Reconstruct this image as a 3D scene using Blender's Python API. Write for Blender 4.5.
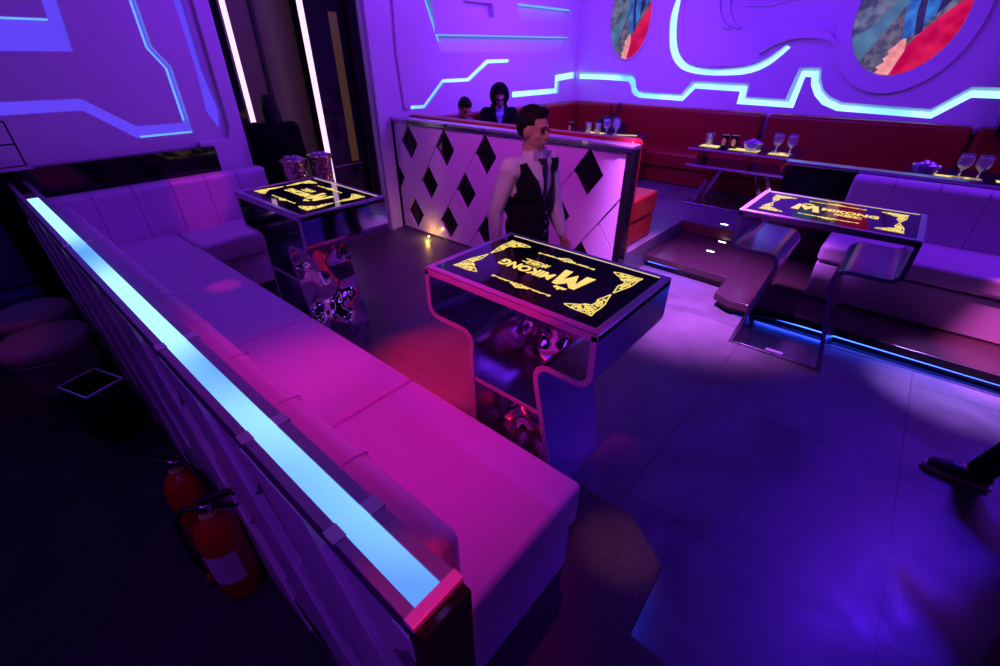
import bpy, bmesh, math, random
from mathutils import Vector, Matrix, geometry
random.seed(7)
PI = math.pi
C = bpy.context.scene.collection
S = bpy.context.scene
for o in list(bpy.data.objects): bpy.data.objects.remove(o, do_unlink=True)

# ---------------------------------------------------------------- camera
cd = bpy.data.cameras.new('camera'); cam = bpy.data.objects.new('camera', cd); C.objects.link(cam)
cd.sensor_width = 36; cd.sensor_fit = 'HORIZONTAL'; cd.lens = 448 * 36 / 1000
cd.clip_start = 0.02
cam.location = (0, 0, 2.0)
cam.rotation_euler = (math.radians(90 - 31.72), 0, math.radians(40.82))
S.camera = cam
# ---------------------------------------------------------------- exposure
S.view_settings.view_transform = 'Standard'; S.view_settings.look = 'None'
S.view_settings.gamma = 1; S.view_settings.use_curve_mapping = False
S.view_settings.exposure = 0.0
# ---------------------------------------------------------------- world
w = bpy.data.worlds.new('world'); S.world = w; w.use_nodes = True
w.node_tree.nodes['Background'].inputs[0].default_value = (0.02, 0.01, 0.12, 1)
w.node_tree.nodes['Background'].inputs[1].default_value = 0.15
# ---------------------------------------------------------------- unseen ceiling washes and spots, some added as fill light
def area(name, loc, size, col, power, target=None, sy=None):
    l = bpy.data.lights.new(name, 'AREA'); l.size = size; l.color = col; l.energy = power
    if sy: l.shape = 'RECTANGLE'; l.size_y = sy
    o = bpy.data.objects.new(name, l); C.objects.link(o); o.location = loc
    if target: o.rotation_euler = (Vector(target) - Vector(loc)).to_track_quat('-Z', 'Y').to_euler()
    return o
def spot(name, loc, target, ang, col, power, blend=0.5, rad=0.03):
    l = bpy.data.lights.new(name, 'SPOT'); l.spot_size = math.radians(ang); l.spot_blend = blend
    l.color = col; l.energy = power; l.shadow_soft_size = rad
    o = bpy.data.objects.new(name, l); C.objects.link(o); o.location = loc
    o.rotation_euler = (Vector(target) - Vector(loc)).to_track_quat('-Z', 'Y').to_euler()
    return o
def point(name, loc, col, power, rad=0.02):
    l = bpy.data.lights.new(name, 'POINT'); l.color = col; l.energy = power; l.shadow_soft_size = rad
    o = bpy.data.objects.new(name, l); C.objects.link(o); o.location = loc
    return o
VIO = (0.22, 0.05, 1.0)
area('wash_back', (-2.2, 5.6, 3.5), 3.5, (0.15, 0.014, 0.95), 200, (-2.6, 8.0, 1.9))
area('wash_left_back', (-3.0, 5.8, 3.5), 1.6, (0.26, 0.035, 1.0), 170, (-5.1, 5.8, 1.8))
area('wash_left_front', (-3.4, 2.4, 3.5), 1.2, (0.22, 0.015, 1.0), 52, (-5.1, 1.4, 1.9))
area('wash_right', (1.8, 5.2, 3.5), 1.2, (0.22, 0.025, 1.0), 90, (1.3, 4.9, 0))
spot('wash_floor', (1.6, 4.4, 3.4), (0.28, 2.35, 0), 44, (0.06, 0.008, 1.0), 600, 1.0, .15)
area('wash_near_left', (-2.4, -1.6, 3.4), 1.0, (0.25, 0.015, 1.0), 8, (-2.2, -.1, 0))  # added fill for the dark left zone
spot('spot_pouf_red', (-2.9, -.9, 3.3), (-3.95, -.28, 0.4), 12, (1.0, 0.02, 0.06), 16, 0.3)
spot('spot_extinguisher', (-1.2, -1.1, 3.3), (-1.65, .05, 0.3), 20, (1.0, 0.10, 0.25), 7, 0.8)
spot('spot_magenta_sofa', (-1.0, 2.2, 3.4), (-1.40, 0.75, 0.64), 42, (1.0, 0.004, 0.42), 235, 1.0)
spot('spot_pink_seat', (-1.6, 1.6, 3.4), (-1.95, 0.75, 0.64), 16, (1.0, 0.03, 0.4), 70, 1.0)
spot('spot_pink_back', (-3.2, 2.0, 3.4), (-4.9, 1.35, 0.85), 11, (1.0, 0.03, 0.35), 90, 0.6)
spot('spot_red_floor', (-2.7, 1.3, 3.4), (-2.12, 1.78, 0), 24, (1.0, 0.012, 0.06), 1300, 0.9)
spot('spot_pink_floor', (-1.45, 3.2, 3.4), (-1.12, 4.15, 0), 42, (0.62, 0.14, 1.0), 4200, 1.0, .12)
spot('spot_seat_front', (-2.7, 2.3, 3.4), (-4.25, 1.62, 0.42), 9, (1.0, 0.10, 0.05), 110, 0.6)
spot('spot_streak', (-3.0, 1.6, 3.4), (-3.28, 0.88, 0.64), 5, (1.0, 0.02, 0.35), 90, 0.7)
spot('spot_waiter', (-0.9, 0.7, 3.3), (-1.85, 2.45, 1.3), 22, (1.0, 0.20, 0.75), 120, 0.8)  # added fill to brighten the waiter
spot('spot_near_boards', (-.2, -1.5, 2.9), (-.95, .19, .6), 58, (0.25, 0.025, 1.0), 70, 0.9)  # added fill to brighten the near lattice boards
spot('spot_right_floor', (0.95, 4.3, 3.4), (0.80, 3.95, 0), 19, (0.42, 0.20, 1.0), 2400, 1.0)
spot('spot_platform_right', (1.0, 4.0, 3.4), (1.05, 4.35, .14), 17, (1.0, 0.15, 0.8), 1900, 0.9)
spot('spot_lattice', (-2.6, 2.3, 3.4), (-3.0, 3.7, 0.6), 74, (0.85, 0.05, 0.95), 200, 0.9)
spot('spot_red_sofa', (-1.2, 5.2, 3.4), (-2.1, 4.5, 0.7), 22, (1.0, 0.12, 0.25), 330, 0.8)
spot('spot_red_post', (0.2, 0.3, 2.9), (-0.34, 0.25, 1.2), 12, (1.0, 0.004, 0.004), 110, 0.5)
spot('spot_table_edge', (-1.6, -0.9, 3.4), (-1.32, 1.40, 0.9), 17, (1.0, 0.008, 0.05), 330, 0.6)
spot('spot_blue_sofa', (-4.0, -1.0, 3.3), (-4.85, -.3, .6), 30, (.06, .03, 1.0), 26, 0.9)  # added fill to lift the blue sofa out of the dark
spot('spot_step_warm', (0.2, 1.6, 3.4), (-0.38, 1.26, 0.14), 8, (1.0, 0.28, 0.2), 170, 1.0)

# ---------------------------------------------------------------- materials
def mat(name, col=(.5, .5, .5), rough=.5, metal=0, emit=None, es=1, trans=0, alpha=1, coat=0, spec=.5,
        noise=None, bump=None, ior=1.45):
    m = bpy.data.materials.new(name); m.use_nodes = True
    nt = m.node_tree; b = nt.nodes['Principled BSDF']; I = b.inputs
    I['Base Color'].default_value = (*col, 1); I['Roughness'].default_value = rough
    I['Metallic'].default_value = metal; I['Transmission Weight'].default_value = trans
    I['Alpha'].default_value = alpha; I['Coat Weight'].default_value = coat
    I['Specular IOR Level'].default_value = spec; I['IOR'].default_value = ior
    if emit:
        I['Emission Color'].default_value = (*emit, 1); I['Emission Strength'].default_value = es
    if noise or bump:
        tc = nt.nodes.new('ShaderNodeTexCoord')
    if noise:                                   # (scale, second colour)
        n = nt.nodes.new('ShaderNodeTexNoise'); n.inputs['Scale'].default_value = noise[0]
        n.inputs['Detail'].default_value = 6
        nt.links.new(tc.outputs['Object'], n.inputs['Vector'])
        r = nt.nodes.new('ShaderNodeMix'); r.data_type = 'RGBA'
        r.inputs[6].default_value = (*col, 1); r.inputs[7].default_value = (*noise[1], 1)
        mr = nt.nodes.new('ShaderNodeMapRange'); mr.inputs[1].default_value = .35; mr.inputs[2].default_value = .65
        nt.links.new(n.outputs['Fac'], mr.inputs[0]); nt.links.new(mr.outputs[0], r.inputs[0])
        nt.links.new(r.outputs[2], I['Base Color'])
    if bump:                                    # (scale, strength, distance)
        n2 = nt.nodes.new('ShaderNodeTexNoise'); n2.inputs['Scale'].default_value = bump[0]
        n2.inputs['Detail'].default_value = bump[3] if len(bump) > 3 else 4
        nt.links.new(tc.outputs['Object'], n2.inputs['Vector'])
        bp = nt.nodes.new('ShaderNodeBump'); bp.inputs['Strength'].default_value = bump[1]
        bp.inputs['Distance'].default_value = bump[2]
        nt.links.new(n2.outputs['Fac'], bp.inputs['Height']); nt.links.new(bp.outputs[0], I['Normal'])
    return m
def emis(name, col, s):
    return mat(name, (.02, .02, .02), .5, 0, col, s)
M = {}
M['wall'] = mat('white_wall_lacquer', (.72, .70, .74), .35, bump=(2, .05, .01))
M['wall2'] = mat('white_wall_recess', (.70, .68, .72), .5)
M['dark_wall'] = mat('dark_wall_paint', (.05, .04, .06), .6, bump=(8, .1, .01))
M['leather'] = mat('pale_leather', (.60, .44, .62), .42, bump=(220, .12, .002))
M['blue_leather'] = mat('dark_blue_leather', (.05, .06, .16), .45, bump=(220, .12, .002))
M['red_leather'] = mat('red_leather', (.26, .007, .012), .34, bump=(200, .12, .002))
M['pouf'] = mat('pouf_leather', (.35, .25, .3), .5, bump=(150, .12, .002))
M['black_gloss'] = mat('black_gloss', (.008, .008, .01), .06)
M['black_matte'] = mat('black_matte', (.01, .01, .012), .5)
M['chrome'] = mat('mirror_steel', (.62, .62, .68), .07, 1)
M['dark_chrome'] = mat('dark_mirror_steel', (.40, .36, .48), .24, 1)
M['trim'] = mat('polished_edge_trim', (.62, .52, .62), .35, .25)
M['rail'] = mat('brushed_rail_steel', (.42, .36, .48), .32, .8)
M['side2'] = mat('rippled_mirror_steel', (.85, .82, .92), .03, 1)
M['side'] = mat('smooth_mirror_side', (.5, .5, .6), .08, 1)
M['satin'] = mat('satin_steel_edge', (.75, .70, .80), .30, .85)
M['wavy'] = mat('wavy_mirror_steel', (.7, .7, .75), .04, 1, bump=(2.6, 1.0, .5, 1))
M['hammered'] = mat('hammered_metal', (.75, .6, .42), .14, 1, bump=(26, 1, .03, 1))
M['board'] = mat('white_lacquer_board', (.70, .58, .72), .2)
M['carpet'] = mat('brown_platform_carpet', (.05, .030, .030), .55, noise=(60, (.03, .018, .02)), bump=(90, .5, .01))
M['glass'] = mat('clear_glass', (.95, .92, 1), .03, trans=.92, ior=1.45)
M['tint'] = mat('dark_table_glass', (.006, .005, .012), .05)
M['edge'] = mat('glass_table_border', (.55, .45, .62), .28, .5)
M['gold'] = emis('glowing_gold_print', (1.0, .74, .17), 1.0)
M['cream'] = emis('glowing_cream_line', (1.0, .80, .42), .9)
M['led_cyan'] = emis('cyan_white_diffuser', (.20, .62, 1.0), 1.9)
M['led_strip'] = emis('partition_light_diffuser', (.18, .58, 1.0), 1.35)
def led_uneven(name, c1, c2, s, sc):
    m = mat(name, (.02, .02, .02), .5, 0, c1, s); nt = m.node_tree; b = nt.nodes['Principled BSDF']
    tc = nt.nodes.new('ShaderNodeTexCoord'); n = nt.nodes.new('ShaderNodeTexNoise'); n.inputs['Scale'].default_value = sc; n.inputs['Detail'].default_value = 1
    r = nt.nodes.new('ShaderNodeValToRGB'); r.color_ramp.elements[0].position = .32; r.color_ramp.elements[1].position = .50
    r.color_ramp.elements[0].color = (*c1, 1); r.color_ramp.elements[1].color = (*c2, 1)
    nt.links.new(tc.outputs['Object'], n.inputs['Vector']); nt.links.new(n.outputs['Fac'], r.inputs[0]); nt.links.new(r.outputs[0], b.inputs['Emission Color'])
    return m
M['led_strip'] = led_uneven('partition_light_diffuser', (.08, .28, 1.0), (.40, .90, 1.0), 1.25, 1.1)
M['led_cyan'] = led_uneven('cyan_white_diffuser', (.14, .46, 1.0), (.34, .80, 1.0), 1.7, 1.6)
M['led_violet'] = emis('violet_diffuser', (.13, .06, 1.0), .9)
M['led_edge'] = emis('blue_edge_diffuser', (.12, .38, 1.0), 1.3)
M['led_blue'] = emis('blue_plinth_light', (.02, .06, 1.0), 13)
M['led_line'] = emis('thin_blue_line', (.05, .07, 1.0), .6)
M['led_door'] = emis('door_tube_light', (1.0, .62, 1.0), 1.4)
M['led_warm'] = emis('warm_bulb', (1.0, .7, .25), 18)
M['led_white'] = emis('white_bulb', (.9, .85, 1.0), 8)
M['ext_red'] = mat('extinguisher_red', (.42, .012, .012), .25)
M['paper'] = mat('paper_label', (.65, .6, .6), .6, noise=(90, (.45, .42, .45)))
M['rubber'] = mat('black_rubber', (.012, .012, .012), .5)
M['skin'] = mat('skin', (.50, .27, .20), .5)
M['hair'] = mat('black_hair', (.005, .004, .004), .6, spec=.25, bump=(120, .6, .01))
M['shirt'] = mat('white_shirt', (.62, .60, .64), .7, bump=(14, .5, .03))
M['vest'] = mat('black_vest', (.006, .006, .010), .8, spec=.2)
M['tie'] = mat('dark_tie', (.02, .02, .06), .5)
M['trousers'] = mat('dark_trousers', (.006, .006, .009), .8, spec=.2, bump=(10, .5, .03))
M['coat'] = mat('black_coat', (.004, .004, .006), .9, spec=.12, bump=(14, .5, .03))
M['check'] = mat('speckled_shirt', (.16, .18, .30), .7, noise=(60, (.05, .05, .1)))
M['blueshirt'] = mat('blue_shirt', (.25, .35, .6), .7)
M['shoe'] = mat('dark_shoe_leather', (.025, .018, .03), .45)
M['sole'] = mat('tan_shoe_sole', (.30, .18, .20), .6)
M['eye'] = mat('eye', (.01, .008, .008), .15)
M['lip'] = mat('lip', (.35, .12, .11), .5)

# floor: dark stone tiles with thin joints
def floor_mat():
    m = bpy.data.materials.new('dark_stone_tiles'); m.use_nodes = True; nt = m.node_tree
    b = nt.nodes['Principled BSDF']; tc = nt.nodes.new('ShaderNodeTexCoord')
    mp = nt.nodes.new('ShaderNodeMapping'); mp.inputs['Location'].default_value = (-0.57, -2.76, 0)
    nt.links.new(tc.outputs['Object'], mp.inputs[0])
    br = nt.nodes.new('ShaderNodeTexBrick'); br.offset = 0; br.squash = 1
    br.inputs['Scale'].default_value = 1; br.inputs['Brick Width'].default_value = 1.1; br.inputs['Row Height'].default_value = 1.1
    br.inputs['Mortar Size'].default_value = .004; br.inputs['Mortar Smooth'].default_value = .1
    br.inputs['Color1'].default_value = (.105, .10, .11, 1); br.inputs['Color2'].default_value = (.09, .085, .10, 1)
    br.inputs['Mortar'].default_value = (.04, .04, .045, 1)
    nt.links.new(mp.outputs[0], br.inputs['Vector'])
    n = nt.nodes.new('ShaderNodeTexNoise'); n.inputs['Scale'].default_value = 2.2; n.inputs['Detail'].default_value = 9
    n.inputs['Distortion'].default_value = 1.2
    nt.links.new(tc.outputs['Object'], n.inputs['Vector'])
    mx = nt.nodes.new('ShaderNodeMix'); mx.data_type = 'RGBA'; mx.blend_type = 'MULTIPLY'; mx.inputs[0].default_value = .55
    mr = nt.nodes.new('ShaderNodeMapRange'); mr.inputs[1].default_value = .3; mr.inputs[2].default_value = .7; mr.inputs[3].default_value = .45; mr.inputs[4].default_value = 1.2
    nt.links.new(n.outputs['Fac'], mr.inputs[0])
    nt.links.new(br.outputs['Color'], mx.inputs[6]); nt.links.new(mr.outputs[0], mx.inputs[7])
    nt.links.new(mx.outputs[2], b.inputs['Base Color'])
    r2 = nt.nodes.new('ShaderNodeMapRange'); r2.inputs[1].default_value = .3; r2.inputs[2].default_value = .7; r2.inputs[3].default_value = .34; r2.inputs[4].default_value = .5
    nt.links.new(n.outputs['Fac'], r2.inputs[0]); nt.links.new(r2.outputs[0], b.inputs['Roughness'])
    bp = nt.nodes.new('ShaderNodeBump'); bp.inputs['Strength'].default_value = .15; bp.inputs['Distance'].default_value = .01
    nt.links.new(n.outputs['Fac'], bp.inputs['Height']); nt.links.new(bp.outputs[0], b.inputs['Normal'])
    return m
M['floor'] = floor_mat()

# ---------------------------------------------------------------- mesh builder
class MB:
    def __init__(s): s.v = []; s.f = []
    def add(s, vs, fs):
        n = len(s.v); s.v += [tuple(v) for v in vs]; s.f += [tuple(i + n for i in f) for f in fs]; return s
    def box(s, x0, x1, y0, y1, z0, z1):
        v = [(x, y, z) for z in (z0, z1) for y in (y0, y1) for x in (x0, x1)]
        return s.add(v, [(0, 2, 3, 1), (4, 5, 7, 6), (0, 1, 5, 4), (2, 6, 7, 3), (0, 4, 6, 2), (1, 3, 7, 5)])
    def prism(s, poly, a0, a1, ax='z', holes=()):
        # extrude a 2-D outline; ax names the axis of extrusion: z -> (x,y), y -> (x,z), x -> (y,z)
        P = {'z': lambda p, a: (p[0], p[1], a), 'y': lambda p, a: (p[0], a, p[1]), 'x': lambda p, a: (a, p[0], p[1])}[ax]
        loops = [list(poly)] + [list(h) for h in holes]
        flat = [p for l in loops for p in l]; N = len(flat)
        tri = geometry.tessellate_polygon([[Vector((p[0], p[1], 0)) for p in l] for l in loops])
        vs = [P(p, a0) for p in flat] + [P(p, a1) for p in flat]
        fs = [tuple(t) for t in tri] + [tuple(i + N for i in reversed(t)) for t in tri]
        b = 0
        for l in loops:
            n = len(l)
            for i in range(n):
                j = (i + 1) % n; fs.append((b + i, b + j, b + j + N, b + i + N))
            b += n
        return s.add(vs, fs)
    def lathe(s, prof, c=(0, 0, 0), n=24, mtx=None):
        vs = []; fs = []
        for r, z in prof:
            for k in range(n):
                a = 2 * PI * k / n; p = Vector((r * math.cos(a), r * math.sin(a), z))
                if mtx: p = mtx @ p
                vs.append((p.x + c[0], p.y + c[1], p.z + c[2]))
        for i in range(len(prof) - 1):
            for k in range(n):
                a = i * n + k; b = i * n + (k + 1) % n; fs.append((a, b, b + n, a + n))
        fs.append(tuple(range(n - 1, -1, -1))); fs.append(tuple(range((len(prof) - 1) * n, len(prof) * n)))
        return s.add(vs, fs)
    def tube(s, pts, r, n=8, closed=False):
        pts = [Vector(p) for p in pts]; L = len(pts); rs = r if isinstance(r, (list, tuple)) else [r] * L
        vs = []; fs = []; prev = None
        for i, p in enumerate(pts):
            a = pts[i - 1] if (i or closed) else p; b = pts[(i + 1) % L] if (i < L - 1 or closed) else p
            d = (b - a).normalized()
            u = prev - d * prev.dot(d) if prev else d.orthogonal()
            if u.length < 1e-6: u = d.orthogonal()
            u.normalize(); prev = u; v = d.cross(u)
            for k in range(n):
                t = 2 * PI * k / n; vs.append(p + (u * math.cos(t) + v * math.sin(t)) * rs[i])
        for i in range(L if closed else L - 1):
            for k in range(n):
                a = i * n + k; b = i * n + (k + 1) % n; c = ((i + 1) % L) * n
                fs.append((a, b, c + (k + 1) % n, c + k))
        if not closed: fs.append(tuple(range(n - 1, -1, -1))); fs.append(tuple(range((L - 1) * n, L * n)))
        return s.add(vs, fs)
    def ell(s, c, r, rot=None, n=16, m=10):
        vs = []; fs = []
        for i in range(m + 1):
            t = PI * i / m
            for k in range(n):
                a = 2 * PI * k / n
                p = Vector((r[0] * math.sin(t) * math.cos(a), r[1] * math.sin(t) * math.sin(a), r[2] * math.cos(t)))
                if rot: p = rot @ p
                vs.append((p.x + c[0], p.y + c[1], p.z + c[2]))
        for i in range(m):
            for k in range(n):
                a = i * n + k; b = i * n + (k + 1) % n; fs.append((a, a + n, b + n, b))
        return s.add(vs, fs)
    def ribbon(s, pts, w, z0, z1):
        # flat strip of width w along a 2-D polyline, thickness z0..z1
        P = [Vector((p[0], p[1])) for p in pts]; L = []; R = []
        for i, p in enumerate(P):
            a = P[max(i - 1, 0)]; b = P[min(i + 1, len(P) - 1)]; d = (b - a)
            if d.length < 1e-9: d = Vector((1, 0))
            d.normalize(); q = Vector((-d.y, d.x)); ww = w[i] if isinstance(w, list) else w
            L.append(p + q * ww / 2); R.append(p - q * ww / 2)
        n = len(P); vs = [(p.x, p.y, z) for z in (z0, z1) for p in L + R]; fs = []
        for i in range(n - 1):
            fs += [(i, i + 1, n + i + 1, n + i), (2 * n + i, 3 * n + i, 3 * n + i + 1, 2 * n + i + 1),
                   (i, 2 * n + i, 2 * n + i + 1, i + 1), (n + i, n + i + 1, 3 * n + i + 1, 3 * n + i)]
        fs += [(0, n, 3 * n, 2 * n), (n - 1, 3 * n - 1, 4 * n - 1, 2 * n - 1)]
        return s.add(vs, fs)
    def build(s, name, m, parent=None, bevel=0, smooth=False, seg=3, autos=False, xf=None):
        me = bpy.data.meshes.new(name); me.from_pydata(s.v, [], s.f); me.update()
        bm = bmesh.new(); bm.from_mesh(me)
        bmesh.ops.remove_doubles(bm, verts=bm.verts, dist=1e-6)
        bmesh.ops.recalc_face_normals(bm, faces=bm.faces); bm.to_mesh(me); bm.free()
        if xf: me.transform(xf)
        me.materials.append(m)
        o = bpy.data.objects.new(name, me); C.objects.link(o)
        if parent: o.parent = parent
        if bevel:
            md = o.modifiers.new('bevel', 'BEVEL'); md.width = bevel; md.segments = seg; md.limit_method = 'ANGLE'
            md.angle_limit = math.radians(35); md.harden_normals = True
        if smooth or bevel:
            for p in me.polygons: p.use_smooth = True
            if bevel or autos:
                me.set_sharp_from_angle(angle=math.radians(38)) if not bevel else None
        return o
def thing(name, label, cat, loc=(0, 0, 0), rz=0, group=None):
    o = bpy.data.objects.new(name, None); C.objects.link(o); o.empty_display_size = .1
    o.location = loc; o.rotation_euler = (0, 0, rz); o['label'] = label; o['category'] = cat
    if group: o['group'] = group
    return o
def tag(o, label, cat, group=None):
    o['label'] = label; o['category'] = cat
    if group: o['group'] = group
    return o
def struct(o): o['kind'] = 'structure'; return o
def sub(o, loc):          # world-coordinates mesh parented to an Empty at loc: shift the data
    o.data.transform(Matrix.Translation(-Vector(loc))); return o
def dup(root, loc, rz, label, group):
    r = root.copy(); C.objects.link(r); r.location = loc; r.rotation_euler = (0, 0, rz); r['label'] = label
    if group: r['group'] = group
    for ch in list(root.children):
        c = ch.copy(); C.objects.link(c); c.parent = r
        for g in ch.children:
            d = g.copy(); C.objects.link(d); d.parent = c
    return r
def textmesh(name, body, size, m, parent, loc, ext=.001, shear=0, sx=1, bold=0.0):
    cu = bpy.data.curves.new(name, 'FONT'); cu.body = body; cu.size = size; cu.extrude = ext; cu.shear = shear
    cu.align_x = 'CENTER'; cu.align_y = 'CENTER'; cu.offset = bold; cu.resolution_u = 3
    t = bpy.data.objects.new('tmp', cu); C.objects.link(t); bpy.context.view_layer.update()
    dg = bpy.context.evaluated_depsgraph_get(); me = bpy.data.meshes.new_from_object(t.evaluated_get(dg))
    bpy.data.objects.remove(t, do_unlink=True)
    me.transform(Matrix.Translation(loc) @ Matrix.Diagonal((sx, 1, 1, 1)))
    me.materials.clear(); me.materials.append(m)
    o = bpy.data.objects.new(name, me); C.objects.link(o); o.parent = parent
    return o

# ================================================================ ROOM
XW = -5.1; YB = 8.0
struct(MB().box(-5.6, 4.6, -3.6, 8.3, -.1, 0).build('floor', M['floor']))
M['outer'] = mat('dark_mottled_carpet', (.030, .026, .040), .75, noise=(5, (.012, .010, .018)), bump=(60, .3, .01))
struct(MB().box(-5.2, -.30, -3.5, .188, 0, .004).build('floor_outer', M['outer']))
struct(MB().box(-5.6, 4.6, -3.6, 8.3, 3.6, 3.7).build('ceiling', M['dark_wall']))
ceil_ = bpy.data.objects['ceiling']
M['led_ceiling'] = emis('ceiling_light_line', (.40, .10, 1.0), 2.0)  # unseen glowing lines added to enrich reflections in the mirrored tables
for a_, b_, c_, d_ in ((-4.2, -1.0, -1.2, -1.12), (-4.2, -1.0, .9, .98), (-1.08, -1.0, -1.2, .98), (-.2, 2.6, -.6, -.52), (-3.2, .8, 2.9, 2.96), (1.6, 1.68, -.6, 2.2)):
    MB().box(a_, b_, c_, d_, 3.56, 3.6).build('ceiling_light_line', M['led_ceiling'], ceil_)
struct(MB().box(4.5, 4.6, -3.6, 8.3, 0, 3.6).build('wall_right', M['dark_wall']))
struct(MB().box(-5.6, 4.5, -3.6, -3.5, 0, 3.6).build('wall_front', M['dark_wall']))

def curve(pts, n=5):                     # smooth curve through the points
    P = [pts[0]] + list(pts) + [pts[-1]]; out = []
    for i in range(1, len(P) - 2):
        for k in range(n):
            t = k / n; a, b, c, d = P[i - 1], P[i], P[i + 1], P[i + 2]
            out.append(tuple(.5 * (2 * b[j] + (c[j] - a[j]) * t + (2 * a[j] - 5 * b[j] + 4 * c[j] - d[j]) * t * t + (3 * b[j] - a[j] - 3 * c[j] + d[j]) * t ** 3) for j in (0, 1)))
    return out + [tuple(pts[-1])]
def part_band(up, lo, k):              # the part of a channel next to its lower edge that carries the light diffuser
    return band([(l[0] + (u[0] - l[0]) * k, l[1] + (u[1] - l[1]) * k) for u, l in zip(up, lo)], lo)
def band(up, lo):                       # closed outline from an upper and a lower edge
    return list(up) + list(reversed(lo))
# --- back wall with its glowing channels
line_up = [(-5.02, 1.76), (-4.54, 1.76), (-3.99, 1.745), (-3.92, 1.69), (-3.89, 1.57), (-3.84, 1.51), (-3.74, 1.49), (-3.1, 1.48), (-2.95, 1.67), (-2.12, 1.66),
           (-2.12, 1.49), (-1.60, 1.48), (-1.54, 1.87), (-1.28, 1.87), (-1.25, 1.74), (-1.18, 1.62), (-1.08, 1.54), (-.92, 1.48), (0.0, 1.45), (.27, 1.70), (.62, 1.70)]
line_lo = [(-5.02, 1.65), (-4.52, 1.65), (-4.05, 1.635), (-3.99, 1.58), (-3.96, 1.49), (-3.90, 1.43), (-3.80, 1.40), (-3.05, 1.39), (-2.89, 1.57), (-2.23, 1.555),
           (-2.23, 1.39), (-1.47, 1.38), (-1.44, 1.76), (-1.37, 1.76), (-1.34, 1.66), (-1.26, 1.54), (-1.14, 1.44), (-.95, 1.375), (.04, 1.35), (.31, 1.59), (.62, 1.59)]
g_main = band(line_up, line_lo)
c_out = [(-3.36, 2.95), (-3.44, 2.71), (-3.48, 2.50), (-3.45, 2.26), (-3.39, 2.06), (-3.28, 1.91), (-3.12, 1.81), (-2.84, 1.76), (-2.50, 1.755), (-2.16, 1.79), (-1.92, 1.90), (-1.72, 2.10)]
c_in = [(-3.24, 2.95), (-3.33, 2.71), (-3.37, 2.50), (-3.34, 2.28), (-3.28, 2.10), (-3.19, 1.98), (-3.05, 1.89), (-2.82, 1.845), (-2.52, 1.84), (-2.2, 1.88), (-1.98, 1.97), (-1.78, 2.13)]
c_in = curve(c_in); c_out = curve(c_out); g_c = band(c_in, c_out)
rect = [(-5.1, 1.2), (1.0, 1.2), (1.0, 3.6), (-5.1, 3.6)]
wb = MB(); wb.box(-5.6, 4.6, 8.08, 8.2, 0, 3.6)
wb.box(-5.1, 1.0, 8.0, 8.08, 0, 1.2); wb.prism(rect, 8.0, 8.08, 'y', [g_main, g_c])
wall_back = struct(wb.build('wall_back', M['wall']))
MB().prism(part_band(line_up, line_lo, .62), 8.03, 8.078, 'y').build('cove_light', M['led_cyan'], wall_back)
MB().prism(part_band(c_in, c_out, .7), 8.03, 8.078, 'y').build('cove_light', M['led_cyan'], wall_back)
# inner slanted lip of the big C shape and raised crescents
lip = band([(-3.24, 2.95), (-3.29, 2.71), (-3.29, 2.5), (-3.24, 2.3), (-3.14, 2.14), (-2.98, 2.0), (-2.78, 1.92), (-2.55, 1.885), (-2.2, 1.90), (-1.98, 1.99)],
           [(-3.26, 2.95), (-3.355, 2.71), (-3.36, 2.5), (-3.33, 2.28), (-3.26, 2.10), (-3.17, 1.99), (-3.03, 1.90), (-2.81, 1.855), (-2.2, 1.885), (-1.99, 1.975)])
MB().prism(lip, 7.97, 8.0, 'y').build('curved_moulding', M['wall'], wall_back)
cr = band(curve([(-2.10, 2.03), (-1.98, 2.20), (-1.78, 2.31), (-1.54, 2.33), (-1.30, 2.25), (-1.16, 2.12)]), curve([(-2.07, 2.02), (-1.93, 2.12), (-1.72, 2.19), (-1.50, 2.20), (-1.30, 2.17), (-1.18, 2.11)]))
MB().prism(cr, 7.88, 8.0, 'y').build('crescent_moulding', M['wall'], wall_back)
for dx in (0, .14):
    q = [(-2.66 + dx + .16 * (math.cos(a) - 1), 2.62 + .28 * math.sin(a)) for a in [PI + i * .2 for i in range(9)]]
    q = [(-2.72 + dx, 2.95), (-2.80 + dx, 2.75), (-2.79 + dx, 2.55), (-2.68 + dx, 2.38), (-2.55 + dx, 2.33)]
    q2 = [(-2.69 + dx, 2.95), (-2.76 + dx, 2.75), (-2.745 + dx, 2.57), (-2.66 + dx, 2.42), (-2.55 + dx, 2.345)]
    MB().prism(band(curve(q), curve(q2)), 7.92, 8.0, 'y').build('curl_moulding', M['wall'], wall_back)
MB().prism(band([(-2.45, 2.62), (-2.1, 2.60), (-1.8, 2.66)], [(-2.45, 2.59), (-2.1, 2.565), (-1.8, 2.63)]), 7.96, 8.0, 'y').build('curl_moulding', M['wall'], wall_back)

# --- left wall: rectangles in (y,z)
rect_l = [(-3.5, 0), (1.99, 0), (1.99, 3.6), (-3.5, 3.6)]
gl1 = band([(-2.0, 1.73), (.39, 1.73), (.85, 1.715), (1.14, 1.49), (1.50, 1.485)], [(-2.0, 1.63), (.35, 1.63), (.83, 1.63), (1.115, 1.395), (1.56, 1.395)])
gl1 = [(-2.0, 1.73), (.85, 1.715), (1.14, 1.49), (1.50, 1.485), (1.50, 1.91), (1.41, 2.06), (1.41, 3.0), (1.46, 3.0), (1.46, 2.07), (1.555, 1.92), (1.555, 1.395), (1.115, 1.395), (.83, 1.63), (-2.0, 1.63)]
gl2 = [(-2.0, 2.03), (.93, 2.03), (1.03, 3.0), (.90, 3.0), (.86, 2.235), (-2.0, 2.235)]
gl3 = [(1.72, 3.2), (1.74, 1.89), (1.72, 1.56), (1.80, 1.38), (1.84, 1.56), (1.80, 1.89), (1.81, 3.2)]
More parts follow.
